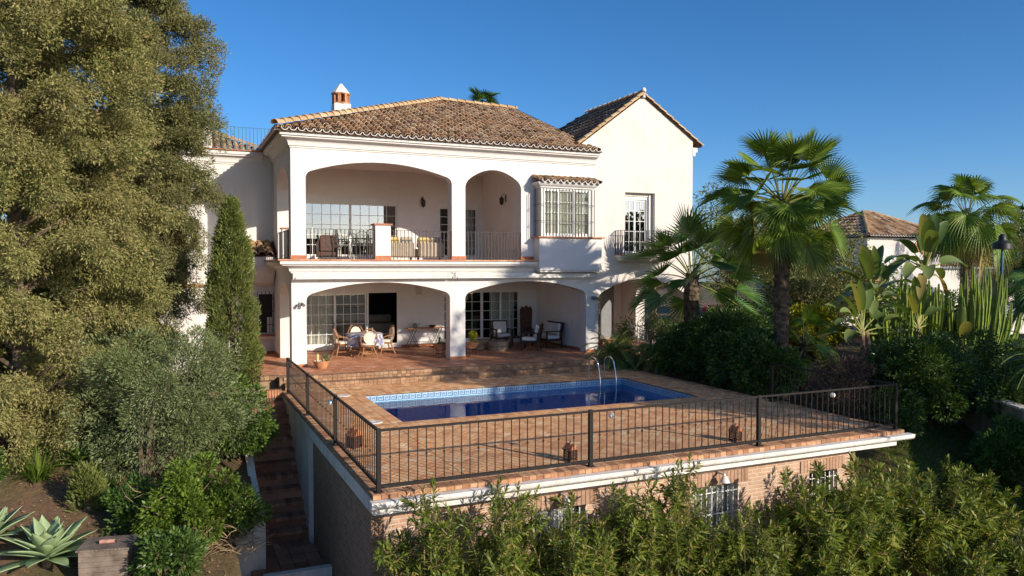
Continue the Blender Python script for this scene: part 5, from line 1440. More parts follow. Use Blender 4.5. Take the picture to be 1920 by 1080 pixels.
def fan_palm(name, x, y, zc, tr, label, nl, plen, Rl, droop=.6, mat='palm', trunk_r=.2, elmin=-35, elmax=85, base_z=None, dead=0, nseg=34, lean=(0, 0), pw=.028, bulge=1.0, cat='palm tree', group=None, elpow=1.0, pitch=(.1, .8), roll=.5):
    g0 = gz(x, y) if base_z is None else base_z; root = empty(name, (x, y, g0), label, cat, group)
    V, F, VP = [], [], []; Vd, Fd = [], []
    for i in range(nl):
        q = (i+.5)/nl; el = R(elmax+(elmin-elmax)*q**elpow) + random.uniform(-.25, .25); a = i*2.39996+random.uniform(-.3, .3)
        tx, ty = x+lean[0], y+lean[1]
        b0 = (tx+.08*math.cos(a), ty+.08*math.sin(a), zc-.35*q)
        d_ = (math.cos(a)*math.cos(el), math.sin(a)*math.cos(el), math.sin(el))
        old = i >= nl-dead
        fan_leaf(Vd if old else V, Fd if old else F, VP, b0, d_, plen*random.uniform(.85, 1.1), Rl*random.uniform(.88, 1.08), nseg, droop=droop*(1.0+.5*q), pw=pw, pitch=pitch, roll=roll)
    np_mesh('crown', V, F, M[mat], root)
    if Vd: np_mesh('dead_fronds', Vd, Fd, M['palmold'], root)
    mb = MB()
    for pts, w_ in VP: mb.tube(pts, [w_, w_*.8, w_*.7, w_*.6, w_*.5, w_*.45], 4, caps=False)
    mb.build('leaf_stalks', M['petiole'], root)
    # trunk with old leaf bases
    mb = MB(); H = zc-g0; pts = [(x+lean[0]*t, y+lean[1]*t, g0-.1+(H)*t) for t in np.linspace(0, 1, 7)]
    mb.tube(pts, [trunk_r*1.25*bulge, trunk_r*1.08*bulge, trunk_r, trunk_r, trunk_r, trunk_r*1.05, trunk_r*.8], 14)
    nb = int(H*26)
    for i in range(nb):
        t = i/nb; a = i*2.39996; rr = trunk_r*(1.25*bulge-(.25*bulge)*min(1, t*2.5)) if t < .4 else trunk_r
        c_ = Vector((x+lean[0]*t+rr*math.cos(a), y+lean[1]*t+rr*math.sin(a), g0+H*t)); o_ = Vector((math.cos(a), math.sin(a), 0)); s_ = Vector((-math.sin(a), math.cos(a), 0)); w_ = .07
        mb.add([c_-s_*w_-o_*.02, c_+s_*w_-o_*.02, c_+s_*w_*.5+o_*.05+Vector((0, 0, .11)), c_-s_*w_*.5+o_*.05+Vector((0, 0, .11)), c_+o_*-.01+Vector((0, 0, .12))], [(0, 1, 2, 3), (3, 2, 4)])
    mb.build('trunk', M['palmbark'], root)
    return root
fan_palm('fan_palm', 12.0, -7.1, 4.85, .2, 'tall fan palm with a full green crown behind the dark shrubs', 54, 1.25, .98, droop=.45, mat='palm', trunk_r=.2, elmin=-50, elmax=84, dead=2, nseg=36, pitch=(-.15, .55), roll=.8)
fan_palm('fan_palm', 12.35, -2.7, 2.75, .2, 'shorter dark fan palm with a stout shaggy trunk before the porch', 28, 1.4, 1.12, droop=.2, mat='palm2', trunk_r=.25, elmin=-18, elmax=80, nseg=26, bulge=1.2, pitch=(-.1, .5), roll=.6)
fan_palm('fan_palm', 33.0, 2.4, 5.5, .2, 'fan palm with drooping fronds against the sky at the right', 40, 1.4, 1.3, droop=1.1, mat='palm', trunk_r=.26, elmin=-55, elmax=85, dead=6, nseg=28, pitch=(.1, .9), roll=.6)
fan_palm('young_fan_palm', 13.0, -6.9, .95, .1, 'young low fan palm in front of the tall palm trunk', 14, .55, .6, droop=.6, mat='palm', trunk_r=.09, elmin=-10, elmax=75, nseg=26)
fan_palm('fan_palm', 19.6, 34.0, 15.5, .2, 'palm crown peeping over the hip roof', 26, 1.1, 1.2, droop=.7, mat='palm2', trunk_r=.2, elmin=-20, elmax=85, nseg=24, base_z=-.4)
fan_palm('fan_palm', 28.0, -4.6, 2.4, .2, 'dark palm cut by the right picture edge', 24, 1.0, 1.0, droop=.9, mat='palm2', trunk_r=.2, elmin=-40, elmax=80, nseg=26, base_z=-.8)
fan_palm('fan_palm', 11.25, -1.2, -.1, .1, 'tiny fan palm at the foot of the stout palm', 12, .35, .42, droop=.3, mat='palm', trunk_r=.07, elmin=5, elmax=70, nseg=20)

def feather_palm(name, x, y, z, nl, Lf, ll, label, mat='palm2', el=(75, -5), cat='cycad', trunk_r=.16, n=26, w=.022):
    g0 = gz(x, y) if z is None else z; root = empty(name, (x, y, g0), label, cat)
    P, D, Nn, LL, WW = [], [], [], [], []; mb = MB()
    for i in range(nl):
        q = i/nl; e = R(el[0]+(el[1]-el[0])*q); a = i*2.39996; d_ = Vector((math.cos(a)*math.cos(e), math.sin(a)*math.cos(e), math.sin(e))); p = Vector((x, y, g0+.35)); pts = [p.copy()]
        for k_ in range(n):
            p = p+d_*Lf/n; d_ = (d_+Vector((0, 0, -.055-.02*q))).normalized(); pts.append(p.copy())
            if k_ < 3: continue
            s_ = d_.cross(Vector((0, 0, 1)));
            if s_.length < .01: continue
            s_.normalize(); t = k_/n; l_ = ll*math.sin(PI*min(1, .12+.86*t))**.6
            for sg in (-1, 1):
                dr = (s_*sg+d_*.55+Vector((0, 0, .25))).normalized(); P.append(tuple(p)); D.append(tuple(dr)); Nn.append(tuple(s_.cross(d_))); LL.append(l_); WW.append(w)
        mb.tube(pts[::4]+[pts[-1]], .012, 4, caps=False)
    V, F = leaves(np.array(P), np.array(D), np.array(Nn), np.array(LL), np.array(WW), mid=.4)
    np_mesh('fronds', V, F, M[mat], root); mb.build('leaf_stalks', M['petiole'], root)
    mb = MB(); mb.lathe((x, y, g0), [(trunk_r, -.1), (trunk_r*1.1, .2), (trunk_r*.7, .42)], 12); mb.build('trunk', M['palmbark'], root); return root
feather_palm('cycad', 9.95, -1.75, -.3, 46, 1.25, .2, 'dark glossy cycad between the pool ladder and the patio', n=34)
feather_palm('cycad', 10.9, -2.9, -.3, 30, .95, .17, 'smaller cycad behind the pool ladder', n=28)

# ------------------------------------------------------------------ shrubs right of the pool
for i, (x, y, z, rx, rz, lb) in enumerate([
    (11.35,-3.9,.45,.95,.85,'dark shrub behind the pool ladder'), (11.7,-5.0,.55,1.05,1.0,'tallest dark shrub beside the pool'),
    (11.55,-6.2,.35,.95,.85,'dark shrub with pale new leaves beside the pool'), (11.3,-7.3,.15,.75,.65,'low dark shrub where the right railing starts'),
    (12.9,-4.0,.6,1.1,1.05,'dark shrub at the foot of the stout palm')]):
    bush('dark_shrub', (x, y, z), (rx, rx, rz), 95, .3, 210, .105, .05, 'dark', lb, group='dark shrubs along the right side of the pool', zmin=-.42)
for x, y, z, r_, lb in ((13.6,-7.6,-.2,.95,'rusty purple shrub behind the right railing'), (14.9,-6.9,.0,.95,'rusty twiggy shrub left of the broad green bush')):
    bush('rusty_shrub', (x, y, z), (r_, r_, r_*.75), 50, .3, 130, .06, .03, 'rust', lb, twigs=170, zmin=-.9)
bush('broad_shrub', (15.9, -8.3, -.15), (1.45, 1.3, 1.25), 130, .34, 200, .13, .04, 'dark', 'broad dark green bush below the cactus and banana plants', zmin=-1.3)
bush('broad_shrub', (14.0, -8.9, -.95), (.8, .7, .55), 36, .28, 150, .10, .04, 'dark', 'low dark bush just outside the right railing corner', zmin=-1.6)
bush('yellow_shrub', (17.9, -2.4, .75), (1.0, .9, .95), 80, .34, 200, .12, .055, 'yellowleaf', 'yellow green shrub glowing behind the tall palm trunk', zmin=-.4)
bush('yellow_shrub', (16.6, -.2, .6), (1.3, 1.1, 1.1), 70, .34, 160, .12, .055, 'mid', 'sunlit green shrub between the two fan palms', zmin=-.4)
bush('bougainvillea', (16.9, 1.3, .95), (.75, .6, .45), 30, .25, 160, .07, .045, 'magenta', 'magenta bougainvillea seen between the two palm trunks', zmin=-.4)

for x, y, z, r_, mt, lb in ((17.2,-10.2,-.4,.95,'dark','dark shrub leaning over the retaining wall'),(19.6,-7.2,.0,1.0,'dark','dark shrub on the drive side of the retaining wall'),(15.3,-11.2,-1.6,.8,'mid','low shrub at the foot of the retaining wall'),(17.6,-11.6,-1.2,.9,'dark','dark shrub cut by the right edge below the drive'),(21.8,-7.6,-.2,.8,'mid','green shrub under the leaning cactus stems')):
    bush('edge_shrub', (x, y, z), (r_, r_, r_*.85), 55, .3, 170, .11, .045, mt, lb, zmin=-2.0)
feather_palm('date_palm', 17.4, -10.9, 0, 34, 1.5, .3, 'feathery young palm at the right picture edge', mat='palm2', cat='palm tree', n=34, w=.02)
# ------------------------------------------------------------------ banana-like bird of paradise plants
def paddle_plant(name, x, y, zc, nl, L, W, pet, label, trunks, seed=0, plane=.3, base_z=-.5):
    root = empty(name, (x, y, base_z), label, 'banana plant', 'giant bird of paradise plants in the right garden'); V, F = [], []; Vo, Fo = [], []; mb = MB()
    pf = lambda t: max(.03, (math.sin(PI*min(1, .12+.88*t)))**.55)
    for i in range(nl):
        q = (i+.5)/nl; side = 1 if i % 2 else -1; el = R(84-95*q*random.uniform(.85, 1.1)); a = plane + (0 if side > 0 else PI) + random.uniform(-.6, .6)
        d_ = Vector((math.cos(a)*math.cos(el), math.sin(a)*math.cos(el), math.sin(el))); p = Vector((x, y, zc-.25*q)); p2 = p+d_*pet*random.uniform(.8, 1.15)
        mb.tube([p, (p+p2)/2+Vector((0, 0, .03)), p2], [.045, .03, .02], 5, caps=False)
        old = q > .88
        upv = Vector((-math.sin(a), math.cos(a), 0)).cross(d_)*-1 + Vector((random.uniform(-.6,.6), random.uniform(-.9,.2), .2))
        blade(Vo if old else V, Fo if old else F, p2, d_, upv, L*random.uniform(.85, 1.1), W*random.uniform(.85, 1.1)*(.7 if old else 1), .45+1.2*q, 9, .18, pf)
    np_mesh('leaves', V, F, M['strel'], root, smooth=True)
    if Vo: np_mesh('dead_leaves', Vo, Fo, M['palmold'], root, smooth=True)
    mb.build('leaf_stalks', M['petiole'], root, smooth=True)
    for (bx, by, tx, ty, tz) in trunks:
        mb = MB(); mb.tube([(bx, by, base_z), ((bx+tx)/2+.06, (by+ty)/2, (base_z+tz)/2), (tx, ty, tz)], [.10, .08, .07], 8); mb.build('trunk', M['tanbark'], root, smooth=True)
    return root
paddle_plant('bird_of_paradise', 19.4, -3.7, 2.0, 22, 1.15, .42, .7, 'leftmost bird of paradise with upright leaves before the neighbour house', [(19.2,-3.9,19.4,-3.7,2.0),(19.5,-3.6,19.5,-3.7,1.9)])
paddle_plant('bird_of_paradise', 21.2, -4.4, 3.0, 22, 1.2, .45, .8, 'tallest bird of paradise on a slender leaning trunk', [(20.3,-4.6,21.2,-4.4,3.0)])
paddle_plant('bird_of_paradise', 17.9, -4.6, .9, 16, 1.1, .38, .7, 'low bird of paradise with dark leaves left of the cactus stems', [(18.0,-4.5,17.9,-4.6,.9),(18.2,-4.7,18.1,-4.6,.8)])
paddle_plant('bird_of_paradise', 20.2, -4.9, 1.0, 10, 1.1, .36, .6, 'bird of paradise with a yellowing leaf in the middle of the cactus stems', [(20.2,-4.9,20.2,-4.9,1.0)])
paddle_plant('bird_of_paradise', 22.0, -5.2, .2, 9, 1.0, .34, .5, 'low bird of paradise at the foot of the candelabra cactus', [(22.0,-5.2,22.0,-5.2,.2)])
# candelabra euphorbia
def candelabra(name, x, y, z, n, H, spread, label, lean=(0, 0), r=.08):
    root = empty(name, (x, y, z), label, 'cactus', 'candelabra cacti in the right garden'); mb = MB()
    for i in range(n):
        a = i*2.39996; q = math.sqrt((i+.5)/n); ox, oy = spread*q*math.cos(a), spread*q*math.sin(a)*.6; h = H*random.uniform(.65, 1.05)*(1-.2*q)
        ex, ey = ox+lean[0]*random.uniform(.5, 1.1), oy+lean[1]
        p0 = Vector((x+ox*.2, y+oy*.2, z)); p1 = Vector((x+ox*.5+ex*.2, y+oy*.7, z+h*.12)); p2 = Vector((x+ex*.95, y+ey, z+h*.35)); p3 = Vector((x+ex*1.08, y+ey, z+h))
        pts = []
        for k_ in range(9):
            t = k_/8; pts.append(p0*(1-t)**3+p1*3*t*(1-t)**2+p2*3*t*t*(1-t)+p3*t**3)
        # ribbed section: star of five ribs
        vs, fs = [], []; m_ = 10
        for k_, p in enumerate(pts):
            d_ = (pts[min(8, k_+1)]-pts[max(0, k_-1)]).normalized(); s_ = d_.cross(Vector((0, 1, .1))).normalized(); u_ = s_.cross(d_); rr = r*(1.0 if k_ < 8 else .35)*random.uniform(.85, 1.1)
            for j in range(m_):
                aa = 2*PI*j/m_; r2 = rr*(1.15 if j % 2 == 0 else .78); vs.append(p+s_*math.cos(aa)*r2+u_*math.sin(aa)*r2)
        for k_ in range(8):
            for j in range(m_): fs.append((k_*m_+j, k_*m_+(j+1) % m_, (k_+1)*m_+(j+1) % m_, (k_+1)*m_+j))
        fs.append(tuple(8*m_+j for j in range(m_))); mb.add(vs, fs)
    mb.build('stems', M['euph'], root)
    return root
candelabra('candelabra_cactus', 22.9, -5.0, -.8, 30, 3.9, 1.5, 'big candelabra cactus fanning out to the right', lean=(.7, 0), r=.085)
candelabra('candelabra_cactus', 19.9, -4.3, -.6, 18, 3.4, 1.3, 'upright candelabra cactus between the bird of paradise trunks')
candelabra('candelabra_cactus', 21.5, -4.0, -.6, 16, 3.6, 1.2, 'candelabra cactus behind the slender leaning trunk')

# ------------------------------------------------------------------ background trees
def loose_tree(name, x, y, H, rad, ncl, label, mat='backtree', per=140, rc=.6, L=.16, W=.06, base_z=-.5, trunk_r=.22, limbs=16, bias=.4, lean=0):
    root = empty(name, (x, y, base_z), label, 'tree', None); c = np.array([x+lean, y, base_z+H-rad[2]])
    d = rand_dirs(ncl); C = c+d*(rng.uniform(0, 1, (ncl, 1))**bias)*np.array(rad); 
    V, F = clump_cloud(C, rc*rng.uniform(.5, 1.2, ncl), per, L, W, c, .7)
    np_mesh('crown', V, F, M[mat], root); mb = MB()
    mb.tube([(x, y, base_z-.2), (x+lean*.3, y, base_z+H*.25), (x+lean*.7, y, base_z+H*.5)], [trunk_r, trunk_r*.8, trunk_r*.5], 8)
    tree_stems(mb, (x+lean*.3, y, base_z+H*.28), [tuple(t) for t in C[:limbs]], r0=trunk_r*.45, r1=.02, sag=.6)
    mb.build('trunk', M['bark'], root, smooth=True); return root
loose_tree('loose_tree', 21.0, 5.5, 7.9, (2.6, 2.2, 3.0), 95, 'thin airy tree against the sky just right of the gable', per=110, L=.16, W=.055, rc=.55)
loose_tree('loose_tree', 25.0, 5.5, 6.9, (3.2, 2.4, 2.5), 120, 'spreading olive brown tree with bare boughs behind the tall palm', per=120, rc=.55)
loose_tree('loose_tree', 20.6, 1.0, 3.6, (1.9, 1.7, 1.5), 80, 'low leafy tree with twisted trunk between the palms', per=140, rc=.5, L=.12)
loose_tree('loose_tree', 26.8, 7.5, 5.9, (2.4, 2.2, 1.7), 80, 'wide grey olive tree partly hiding the neighbour roof', per=130, rc=.6)
loose_tree('loose_tree', 27.0, 3.0, 3.8, (2.4, 2.0, 1.5), 70, 'sunlit low tree in front of the neighbour wall', per=130, rc=.5, mat='mid')
loose_tree('loose_tree', 17.2, 6.5, 8.3, (1.0, 1.0, 3.2), 60, 'narrow dark conifer beside the gable wall', mat='cyp2', per=120, rc=.45, L=.1, W=.03)
for x, y, H, r3, nn, mt, lb in ((23.0,1.2,4.2,(2.2,1.8,1.5),80,'backtree','bushy olive tree behind the tall palm trunk'),(25.5,-1.5,2.6,(1.8,1.5,1.1),60,'mid','low sunlit bushy tree behind the leftmost bird of paradise'),(38.0,1.0,3.4,(1.8,1.5,1.3),50,'dark','dark tree between the neighbour house and the carport')):
    loose_tree('loose_tree', x, y, H, r3, nn, lb, mat=mt, per=130, rc=.5, L=.13)
loose_tree('loose_tree', 50.0, 9.0, 7.0, (3.2, 2.5, 2.8), 110, 'dark tree mass right of the neighbour house', mat='dark', per=140, rc=.7, L=.2, W=.09)
loose_tree('loose_tree', 44.0, 3.0, 5.0, (2.5, 2.0, 2.2), 90, 'dark tree behind the carport', mat='dark', per=140, rc=.6, L=.2, W=.09)
loose_tree('loose_tree', 60.0, 9.0, 5.6, (5.0, 3.0, 2.4), 110, 'dark tree at the right edge beyond the carport', mat='dark', per=140, rc=.8, L=.25, W=.1)
column_tree('tall_cypress', 41.0, 5.5, 7.2, .9, 'dark columnar cypress right of the sky-high palm', 'cyp2', n=110, per=120, z0=-.5, shape=(.8, 1, .9, .4))
# araucaria far away
ar = empty('araucaria', (78, 28, -1), 'distant araucaria with level whorled branches at the right horizon', 'tree'); mb = MB(); mb.tube([(78, 28, -1), (78, 28, 9.6)], [.25, .05], 6); mb.build('trunk', M['bark'], ar)
P_, D_, N_ = [], [], []
for k_ in range(13):
    z = 1.5+k_*.62; rr = (9.9-z)*.30+.35
    for j in range(9):
        a = j*2*PI/9+k_; 
        for t in np.linspace(.1, 1, 9):
            for m_ in range(5): P_.append((78+rr*t*math.cos(a)+random.uniform(-.08,.08), 28+rr*t*math.sin(a), z+.25*t*t+random.uniform(-.1,.1))); D_.append((math.cos(a)+random.uniform(-.5,.5), math.sin(a)+random.uniform(-.5,.5), random.uniform(0, .7))); N_.append((0, 0, 1))
V, F = leaves(np.array(P_), np.array(D_), np.array(N_)+rng.normal(size=(len(P_), 3))*.4, .34, .13); np_mesh('crown', V, F, M['dark'], ar)
# trees that stand outside the picture on the right and cast the long evening shade
for x, y, z, rad, n_, lb in ((16.8,-20.0,5.6,(4.2,2.3,3.3),150,'big round tree outside the picture shading the pool side'),(24.5,-19.5,3.6,(3.6,2.2,3.0),110,'tree outside the picture shading the right garden'),(22.0,-15.5,2.0,(2.0,1.6,2.0),60,'small tree outside the picture shading the retaining wall')):
    bush('shade_tree', (x, y, z), rad, n_, .6, 120, .26, .13, 'dark', lb, 'tree', bias=.45)

# ------------------------------------------------------------------ grass
def grass(name, n, xr, yr, L, label, mask=None):
    x = rng.uniform(*xr, n); y = rng.uniform(*yr, n)
    if mask is not None: k_ = mask(x, y); x, y = x[k_], y[k_]
    z = ground_z(x, y); P = np.stack([x, y, z-.01], -1); D = unit(rng.normal(size=P.shape)*np.array([.6, .6, .1])+np.array([0, 0, 1.0])); 
    V, F = leaves(P, D, rand_dirs(len(P)), rng.uniform(.6, 1.4, len(P))*L, .014, mid=.3)
    o = np_mesh(name, V, F, M['grassm']); tag(o, label, 'grass', kind='stuff'); return o
grass('grass', 60000, (9.9, 17.5), (-14.5, -8.8), .09, 'shaded lawn right of the terrace', lambda x, y: x < 17.3-(-8-y)*.5)
grass('grass', 26000, (-9.5, -2.4), (-2.2, 3.0), .06, 'sunlit lawn patch behind the cypresses')
grass('grass', 2500, (-2.3, -.7), (-2.3, -1.55), .06, 'narrow grass strip beside the garden path')

# dry leaf litter on the bare soil
n_ = 9000; x_ = rng.uniform(-8, -2.3, n_); y_ = rng.uniform(-11, -2.5, n_); P_ = np.stack([x_, y_, ground_z(x_, y_)+.012], -1)
V, F = leaves(P_, rng.normal(size=(n_, 3))*np.array([1, 1, .12]), rng.normal(size=(n_, 3))*.35+np.array([0, 0, 1.0]), rng.uniform(.03, .08, n_), rng.uniform(.015, .04, n_))
M['litter'] = foliage('dry_leaf', [(0,(0.10,0.055,0.028)),(0.5,(0.24,0.14,0.07)),(1,(0.40,0.27,0.14))], 0.1, 0.8)
o = np_mesh('leaf_litter', V, F, M['litter']); tag(o, 'dry brown leaf litter scattered over the bare soil', 'leaf litter', kind='stuff')
# ================================================================== FURNITURE AND SMALL THINGS
def rattan_chair(x, y, rz, label):
    t = empty('rattan_chair', (0, 0, 0), label, 'chair', 'rattan chairs round the patio table')
    mb = MB(); mb.lathe((0, 0, 0), [(.24, .36), (.26, .385), (.24, .41)], 18); mb.build('seat_frame', M['rattan'], t, smooth=True)
    mb = MB(); mb.lathe((0, 0, 0), [(.20, .41), (.24, .43), (.24, .47), (.18, .50), (.05, .51)], 18); mb.build('seat_cushion', M['cushion'], t, smooth=True)
    # back is on -y side of the chair (person faces +y)
    pts = []
    for i in range(15):
        a = -PI*.08 + PI*1.16*i/14; pts.append((.27*math.cos(a), -.20-.06*math.sin(max(0, a)), .62+.34*math.sin(a)))
    mb = MB(); mb.tube([(.22, -.10, .40)] + pts + [(-.22, -.10, .40)], .020, 7)
    mb.tube([(.17*math.cos(a)*1.15, -.21-.06*math.sin(a), .60+.27*math.sin(a)) for a in [PI*i/10 for i in range(11)]], .012, 6)
    mb.build('back_frame', M['rattan'], t, smooth=True)
    mb = MB(); V = []; n = 12
    for j, off in ((0, 0.0), (1, .05)):
        for i in range(n):
            a = 2*PI*i/n; V.append((.185*math.cos(a), -.245+off-.03*math.sin(a), .68+.215*math.sin(a)))
    mb.add(V, [tuple(range(n)), tuple(reversed(range(n, 2*n)))] + [(i, (i+1) % n, n+(i+1) % n, n+i) for i in range(n)]); mb.build('back_cushion', M['cushion'], t, bevel=0)
    for s in (-1, 1):
        mb = MB(); mb.tube([(s*.26, -.18, .66), (s*.30, .02, .65), (s*.27, .2, .58), (s*.22, .18, .40)], .02, 7); mb.build('armrest', M['rattan'], t, smooth=True)
        for sy in (-1, 1):
            mb = MB(); mb.tube([(s*.15, sy*.15, .37), (s*.20, sy*.20, .2), (s*.27, sy*.26, .012)], [.024, .024, .02], 7); mb.build('leg', M['rattan'], t, smooth=True)
    mb = MB(); mb.tube([(.21, .21, .16), (-.21, .21, .16), (-.21, -.21, .16), (.21, -.21, .16), (.21, .21, .16)], .014, 5); mb.build('stretcher', M['rattan'], t)
    t.location = (x, y, 0.004); t.rotation_euler = (0, 0, rz); return t
rattan_chair(2.62, 1.55, 0.0, 'rattan chair seen from behind, nearest the pool side of the patio table')
rattan_chair(1.93, 2.30, -PI/2*.95, 'rattan chair at the left of the patio table')
rattan_chair(3.42, 2.35, PI/2*1.05, 'rattan chair at the right of the patio table')
rattan_chair(2.62, 3.10, PI, 'rattan chair behind the patio table facing the pool')
t = empty('patio_table', (2.7, 2.35, 0.004), 'round patio table hidden under a blue and white cloth', 'table')
mb = MB(); mb.lathe((2.7, 2.35, 0), [(.58, .70), (.58, .725)], 28); mb.build('tabletop', M['rattan'], t)
mb = MB(); mb.lathe((2.7, 2.35, 0), [(.25, .005), (.12, .06), (.07, .4), (.16, .70)], 16); mb.build('pedestal', M['rattan'], t, smooth=True)
m, nt_, b, out = new_mat('blue_white_cloth'); tc = N(nt_, 'ShaderNodeTexCoord'); wv = N(nt_, 'ShaderNodeTexChecker', Scale=7.0); nt_.links.new(tc.outputs['Object'], wv.inputs['Vector'])
wv.inputs['Color1'].default_value = (.55, .56, .60, 1); wv.inputs['Color2'].default_value = (.13, .16, .33, 1)
no = N(nt_, 'ShaderNodeTexNoise', Scale=5.0, Detail=3.0); nt_.links.new(tc.outputs['Object'], no.inputs['Vector'])
r_ = ramp(nt_, [(.45, (.12,.15,.32)), (.52, (.60,.58,.55))]); nt_.links.new(no.outputs['Fac'], r_.inputs[0])
nt_.links.new(mixc(nt_, .5, wv.outputs[0], r_.outputs[0]), b.inputs['Base Color']); b.inputs['Roughness'].default_value = .9
M['cloth'] = m
V, F = [], []; n = 72
rings = [(0, .742), (.3, .742), (.58, .741), (.60, .73), (.61, .62), (.62, .48), (.625, .40)]
for k_, (r0, z0) in enumerate(rings):
    for i in range(n):
        a = 2*PI*i/n; w_ = (.035*math.sin(a*9)+.02*math.sin(a*4+1))*max(0, (k_-3))/3
        sq = 1+(.10*max(0, k_-3)/3)*abs(math.sin(2*a)); V.append((2.7+(r0+w_)*math.cos(a)*sq, 2.35+(r0+w_)*math.sin(a)*sq, z0-(.05*abs(math.sin(2*a)) if k_ == 6 else 0)))
for k_ in range(len(rings)-1):
    for i in range(n): F.append((k_*n+i, k_*n+(i+1) % n, (k_+1)*n+(i+1) % n, (k_+1)*n+i))
o = np_mesh('tablecloth', V, F, M['cloth'], smooth=True); tag(o, 'blue and white patterned cloth draped over the patio table', 'tablecloth')
for i, (x, y, h, lb) in enumerate(((2.85, 2.6, .2, 'white bottle standing on the blue tablecloth'), (3.02, 2.55, .17, 'darker bottle beside the white one on the tablecloth'))):
    mb = MB(); mb.lathe((x, y, .744), [(.03, 0), (.032, h*.6), (.014, h*.8), (.014, h)], 10); o = mb.build('bottle', M['lampglass' if i == 0 else 'grey'], smooth=True); tag(o, lb, 'bottle')
# folding console table against the wall
t = empty('console_table', (5.35, 3.85, 0.0), 'narrow console table on crossed iron trestles against the white wall', 'table')
mb = MB(); mb.box(4.62, 6.05, 3.72, 4.12, .70, .73); mb.build('tabletop', M['terra'], t)
for x in (4.85, 5.82):
    mb = MB()
    for y in (3.76, 4.08):
        mb.bar((x-.22, y, .01), (x+.12, y, .70), .016); mb.bar((x+.22, y, .01), (x-.12, y, .70), .016)
    mb.bar((x-.22, 3.76, .02), (x-.22, 4.08, .02), .014); mb.bar((x+.22, 3.76, .02), (x+.22, 4.08, .02), .014)
    mb.build('trestle', M['blackiron'], t)
mb = MB(); mb.bar((4.7, 3.9, .22), (5.95, 3.9, .22), .014); mb.build('stretcher', M['blackiron'], t)
mb = MB(); mb.lathe((4.95, 3.92, .731), [(.06, 0), (.09, .06), (.07, .14), (.05, .17)], 14); mb.tube([(5.0, 3.92, .78), (5.12, 3.92, .86), (5.15, 3.92, .9)], [.02, .012, .012], 6)
o = mb.build('watering_jug', M['grey'], smooth=True); tag(o, 'small dark jug with a spout at the left end of the console table', 'jug')
mb = MB(); mb.lathe((5.62, 3.92, .731), [(.05, 0), (.12, .03), (.14, .07), (.12, .08)], 14); o = mb.build('bowl', M['cwood'], smooth=True); tag(o, 'dark bowl at the right end of the console table', 'bowl')
for x, lb in ((5.2, 'left terracotta saucer on the floor under the console table'), (5.65, 'right terracotta saucer on the floor under the console table')):
    mb = MB(); mb.lathe((x, 3.9, .006), [(.11, 0), (.16, .04), (.15, .045), (.1, .02)], 18); o = mb.build('saucer', M['terra'], smooth=True); tag(o, lb, 'saucer')

def bowl_pot(x, y, z, r, h, label, stand=0.0, plant=None, mat='terra'):
    t = empty('plant_pot', (x, y, z), label, 'plant pot', 'terracotta bowls on the patio'); zb = z+stand
    mb = MB(); mb.lathe((x, y, zb), [(r*.6, 0), (r*.86, h*.5), (r*.96, h*.86), (r*1.06, h*.88), (r*1.06, h), (r*.95, h), (r*.9, h*.85), (.01, h*.82)], 24); mb.build('bowl', M[mat], t, smooth=True)
    mb = MB(); mb.lathe((x, y, zb), [(r*.9, h*.83), (r*.5, h*.88), (.01, h*.9)], 18); mb.build('soil', M['soil'], t)
    if stand:
        mb = MB()
        for k_ in range(4):
            a = PI/4+k_*PI/2; mb.tube([(x+r*.62*math.cos(a), y+r*.62*math.sin(a), zb+.02), (x+r*.6*math.cos(a), y+r*.6*math.sin(a), z+.1), (x+r*.72*math.cos(a), y+r*.72*math.sin(a), z+.005)], .008, 5)
        for zz in (zb+.01, z+.12): mb.tube([(x+r*.64*math.cos(a), y+r*.64*math.sin(a), zz) for a in [2*PI*k_/16 for k_ in range(17)]], .007, 5)
        mb.build('stand', M['blackiron'], t)
    return t, zb+h
t, zt = bowl_pot(.78, -.42, 0, .24, .22, 'terracotta bowl of small cacti and flowers beside the left front pillar')
def leafpart(name, c, rad, n, L, W, mat, parent, up=.3):
    d = rand_dirs(n); P = np.array(c)+d*np.array(rad)*rng.uniform(.2, 1, (n, 1)); D = unit(d*.6+rng.normal(size=d.shape)*.4+np.array([0, 0, up]))
    V, F = leaves(P, D, rand_dirs(n), rng.uniform(.7, 1.3, n)*L, rng.uniform(.7, 1.2, n)*W); return np_mesh(name, V, F, M[mat], parent)
leafpart('foliage', (.9, -.42, zt+.07), (.13, .12, .1), 260, .06, .018, 'olive', t)
mb = MB(); mb.tube([(.68, -.34, zt-.05), (.68, -.34, zt+.16), (.68, -.34, zt+.2)], [.045, .048, .02], 8); mb.build('cactus', M['ycushion'], t, smooth=True)
mb = MB()
for i in range(12):
    a = random.uniform(0, 6.28); mb.lathe((.66+.09*math.cos(a), -.5+.06*math.sin(a), zt-.01+random.uniform(0, .03)), [(.005, -.02), (.022, 0), (.005, .02)], 7)
mb.build('blossoms', M['cushion'], t, smooth=True)
mb = MB(); mb.lathe((.82, -.55, zt+.02), [(.005, -.035), (.035, 0), (.005, .035)], 9); mb.build('lemon', M['ycushion'], t, smooth=True)
t, zt = bowl_pot(4.85, .75, 0, .24, .2, 'terracotta bowl of cacti on an iron stand left of the middle pillar', stand=.24)
mb = MB(); mb.tube([(4.8, .75, zt-.05), (4.83, .75, zt+.22)], [.04, .035], 8); mb.lathe((4.95, .7, zt), [(.01, -.04), (.05, 0), (.02, .05)], 9); mb.build('cactus', M['slimcyp'], t, smooth=True)
leafpart('foliage', (4.85, .72, zt+.02), (.15, .15, .05), 160, .05, .02, 'yellowleaf', t)
t, zt = bowl_pot(5.78, .35, 0, .25, .2, 'terracotta bowl with a fresh yellow green plant right of the middle pillar', stand=.28)
